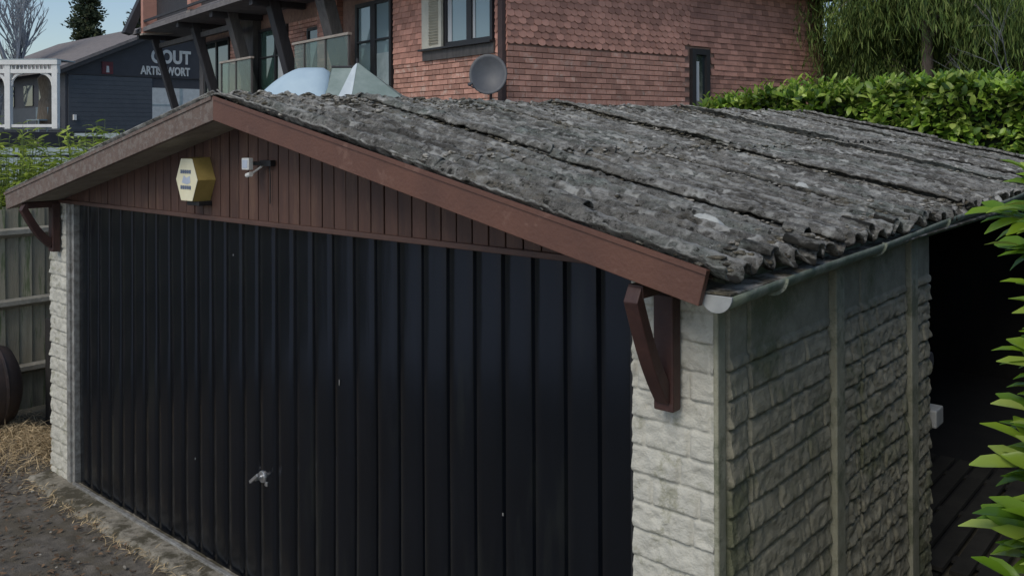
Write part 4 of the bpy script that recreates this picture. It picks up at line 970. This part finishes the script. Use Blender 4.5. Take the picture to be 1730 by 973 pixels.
# cherry laurel at the right, close to the camera: shoots with whorled long leaves
LS = empty('laurel_bush', (6.6, 0, 0), 0, 'glossy bright green laurel bush at the right edge, close to the camera', 'bush')
P = []; D = []; U_ = []; Ls = []; stems = MB(); r = np.random.default_rng(71)
Fd = np.array([-.652, .758, 0]); Rd = np.array([.758, .652, 0]); org = np.array([6.6, 0, 0])
def shoot(tip, back, n_, l0, seed, spread=.9):
    """leafy shoot whose tip is at `tip` (world); back = vector from tip towards its base"""
    tip = np.array(tip)+np.array([.045 if tip[2] > 1.98 else .075, .01, 0]); back = unit(np.array(back)); ln = .022*n_
    rr = np.random.default_rng(seed); a = unit(np.cross(back, [0, 0, 1.])); b = np.cross(a, back)
    stems.tube([tuple(tip-org), tuple(tip+back*ln*.5-org), tuple(tip+back*ln-org+np.array([0,0,-.03])), tuple(tip+back*(ln+.4)-org+np.array([.05,0,-.2]))], [.0025,.004,.006,.008], 6, False)
    for i in range(n_):
        t = i/max(1, n_-1); p = tip+back*ln*t; an = i*2.39996+rr.uniform(-.3, .3); op = .25+.9*t**.6
        dirn = -back*(1.15-.65*t)+(a*math.cos(an)+b*math.sin(an))*op*spread+rr.normal(0, .10, 3)
        P.append(p-org); D.append(dirn); up = -back*.2+np.array([.30,-.42,1.0])+(a*math.cos(an)+b*math.sin(an))*(-.3)+rr.normal(0, .15, 3); U_.append(up); Ls.append(l0*.82*(.65+.45*math.sin(math.pi*min(1, .25+t)))*rr.uniform(.85, 1.12))
shoot_list = [
 ((6.13, -.44, 2.50), (.75, .1, -.75), 9, .10), ((6.05, -.35, 2.40), (.9, .25, -.25), 10, .11), ((6.17, -.50, 2.43), (.8, 0, -.35), 9, .10), ((6.12, -.50, 2.34), (.9, .1, -.1), 9, .10),
 ((6.16, -.56, 2.26), (.9, 0, -.2), 9, .10), ((6.20, -.6, 2.15), (.9, 0, -.3), 8, .10), ((6.21, -.62, 2.03), (.9, 0, -.2), 8, .09), ((6.19, -.62, 2.08), (.9, .1, -.2), 8, .09),
 ((6.145, -.67, 1.935), (.75, -.05, -.55), 12, .125), ((6.12, -.69, 1.90), (.85, .0, -.15), 11, .115), ((6.17, -.70, 1.86), (.85, .0, -.35), 10, .11),
 ((6.19,-.55,2.20),(.9,0,-.2),9,.10), ((6.16,-.60,2.12),(.9,0,-.2),8,.10), ((6.15,-.62,2.00),(.9,.1,-.3),9,.10), ((6.17,-.66,1.97),(.8,.1,-.5),9,.11), ((6.18,-.50,2.48),(.8,.1,-.5),9,.10), ((6.20,-.5,2.38),(.8,.1,-.2),9,.10),
 ((6.13, -.80, 1.80), (.9, -.1, -.15), 12, .12), ((6.17, -.78, 1.76), (.9, 0, -.3), 11, .11), ((6.14, -.86, 1.73), (.9, 0, -.4), 11, .11), ((6.22, -.78, 1.86), (.9, 0, -.3), 10, .11),
]
for i, (tp, bk, n_, l0) in enumerate(shoot_list): shoot(tp, bk, n_+15, l0, 200+i, 1.15); shoot(np.array(tp)+r.uniform(-.05, .05, 3)+np.array([.05, .03, 0]), bk, n_+6, l0, 260+i, 1.1); shoot(np.array(tp)+r.uniform(-.06, .06, 3)+np.array([.07, .02, 0]), bk, n_+6, l0, 290+i, 1.1)
for i in range(330):      # the body of the bush, behind and beside the tips
    z_ = r.uniform(.2, 2.55); y_ = r.uniform(-1.0, .6); x_ = 6.60-.185*(y_+2.78)-.02+.05*abs(math.sin(z_*5+1))+abs(r.normal(0, .18))
    shoot((x_, y_, z_), (r.uniform(.5, 1), r.uniform(-.4, .3), r.uniform(-.9, -.1)), 13, r.uniform(.09, .12), 500+i)
P = np.array(P); D = unit(np.array(D)); U_ = unit(np.array(U_)); Ls = np.array(Ls)
V, F = leaves(P, D, U_, Ls, Ls*.39*r.uniform(.8, 1.2, len(P)), .42, .28, 'oval'); lf = npmesh('foliage', V, F, M['laurel_near'], LS, True)
stems.build('stems', M['shoot'], LS)
# unseen hedge added along the side path to shade the side wall
SH = empty('shade_hedge', (0,0,0), 0, 'tall dark hedge added out of view to shade the garage side wall', 'hedge')
n = 9000; x = 6.95+.12*np.abs(r.normal(0, 1, n)); y = r.uniform(1.3, 9, n); z_ = r.uniform(.1, 2.75, n)
P = np.stack([x, y, z_], -1); foliage('foliage', P, unit(np.array([[-1, 0, .3]])+r.normal(0, .5, (n, 3))), unit(np.array([[-.4, 0, 1]])+r.normal(0, .4, (n, 3))), .10, .17, .4, M['laurel'], SH, 77)
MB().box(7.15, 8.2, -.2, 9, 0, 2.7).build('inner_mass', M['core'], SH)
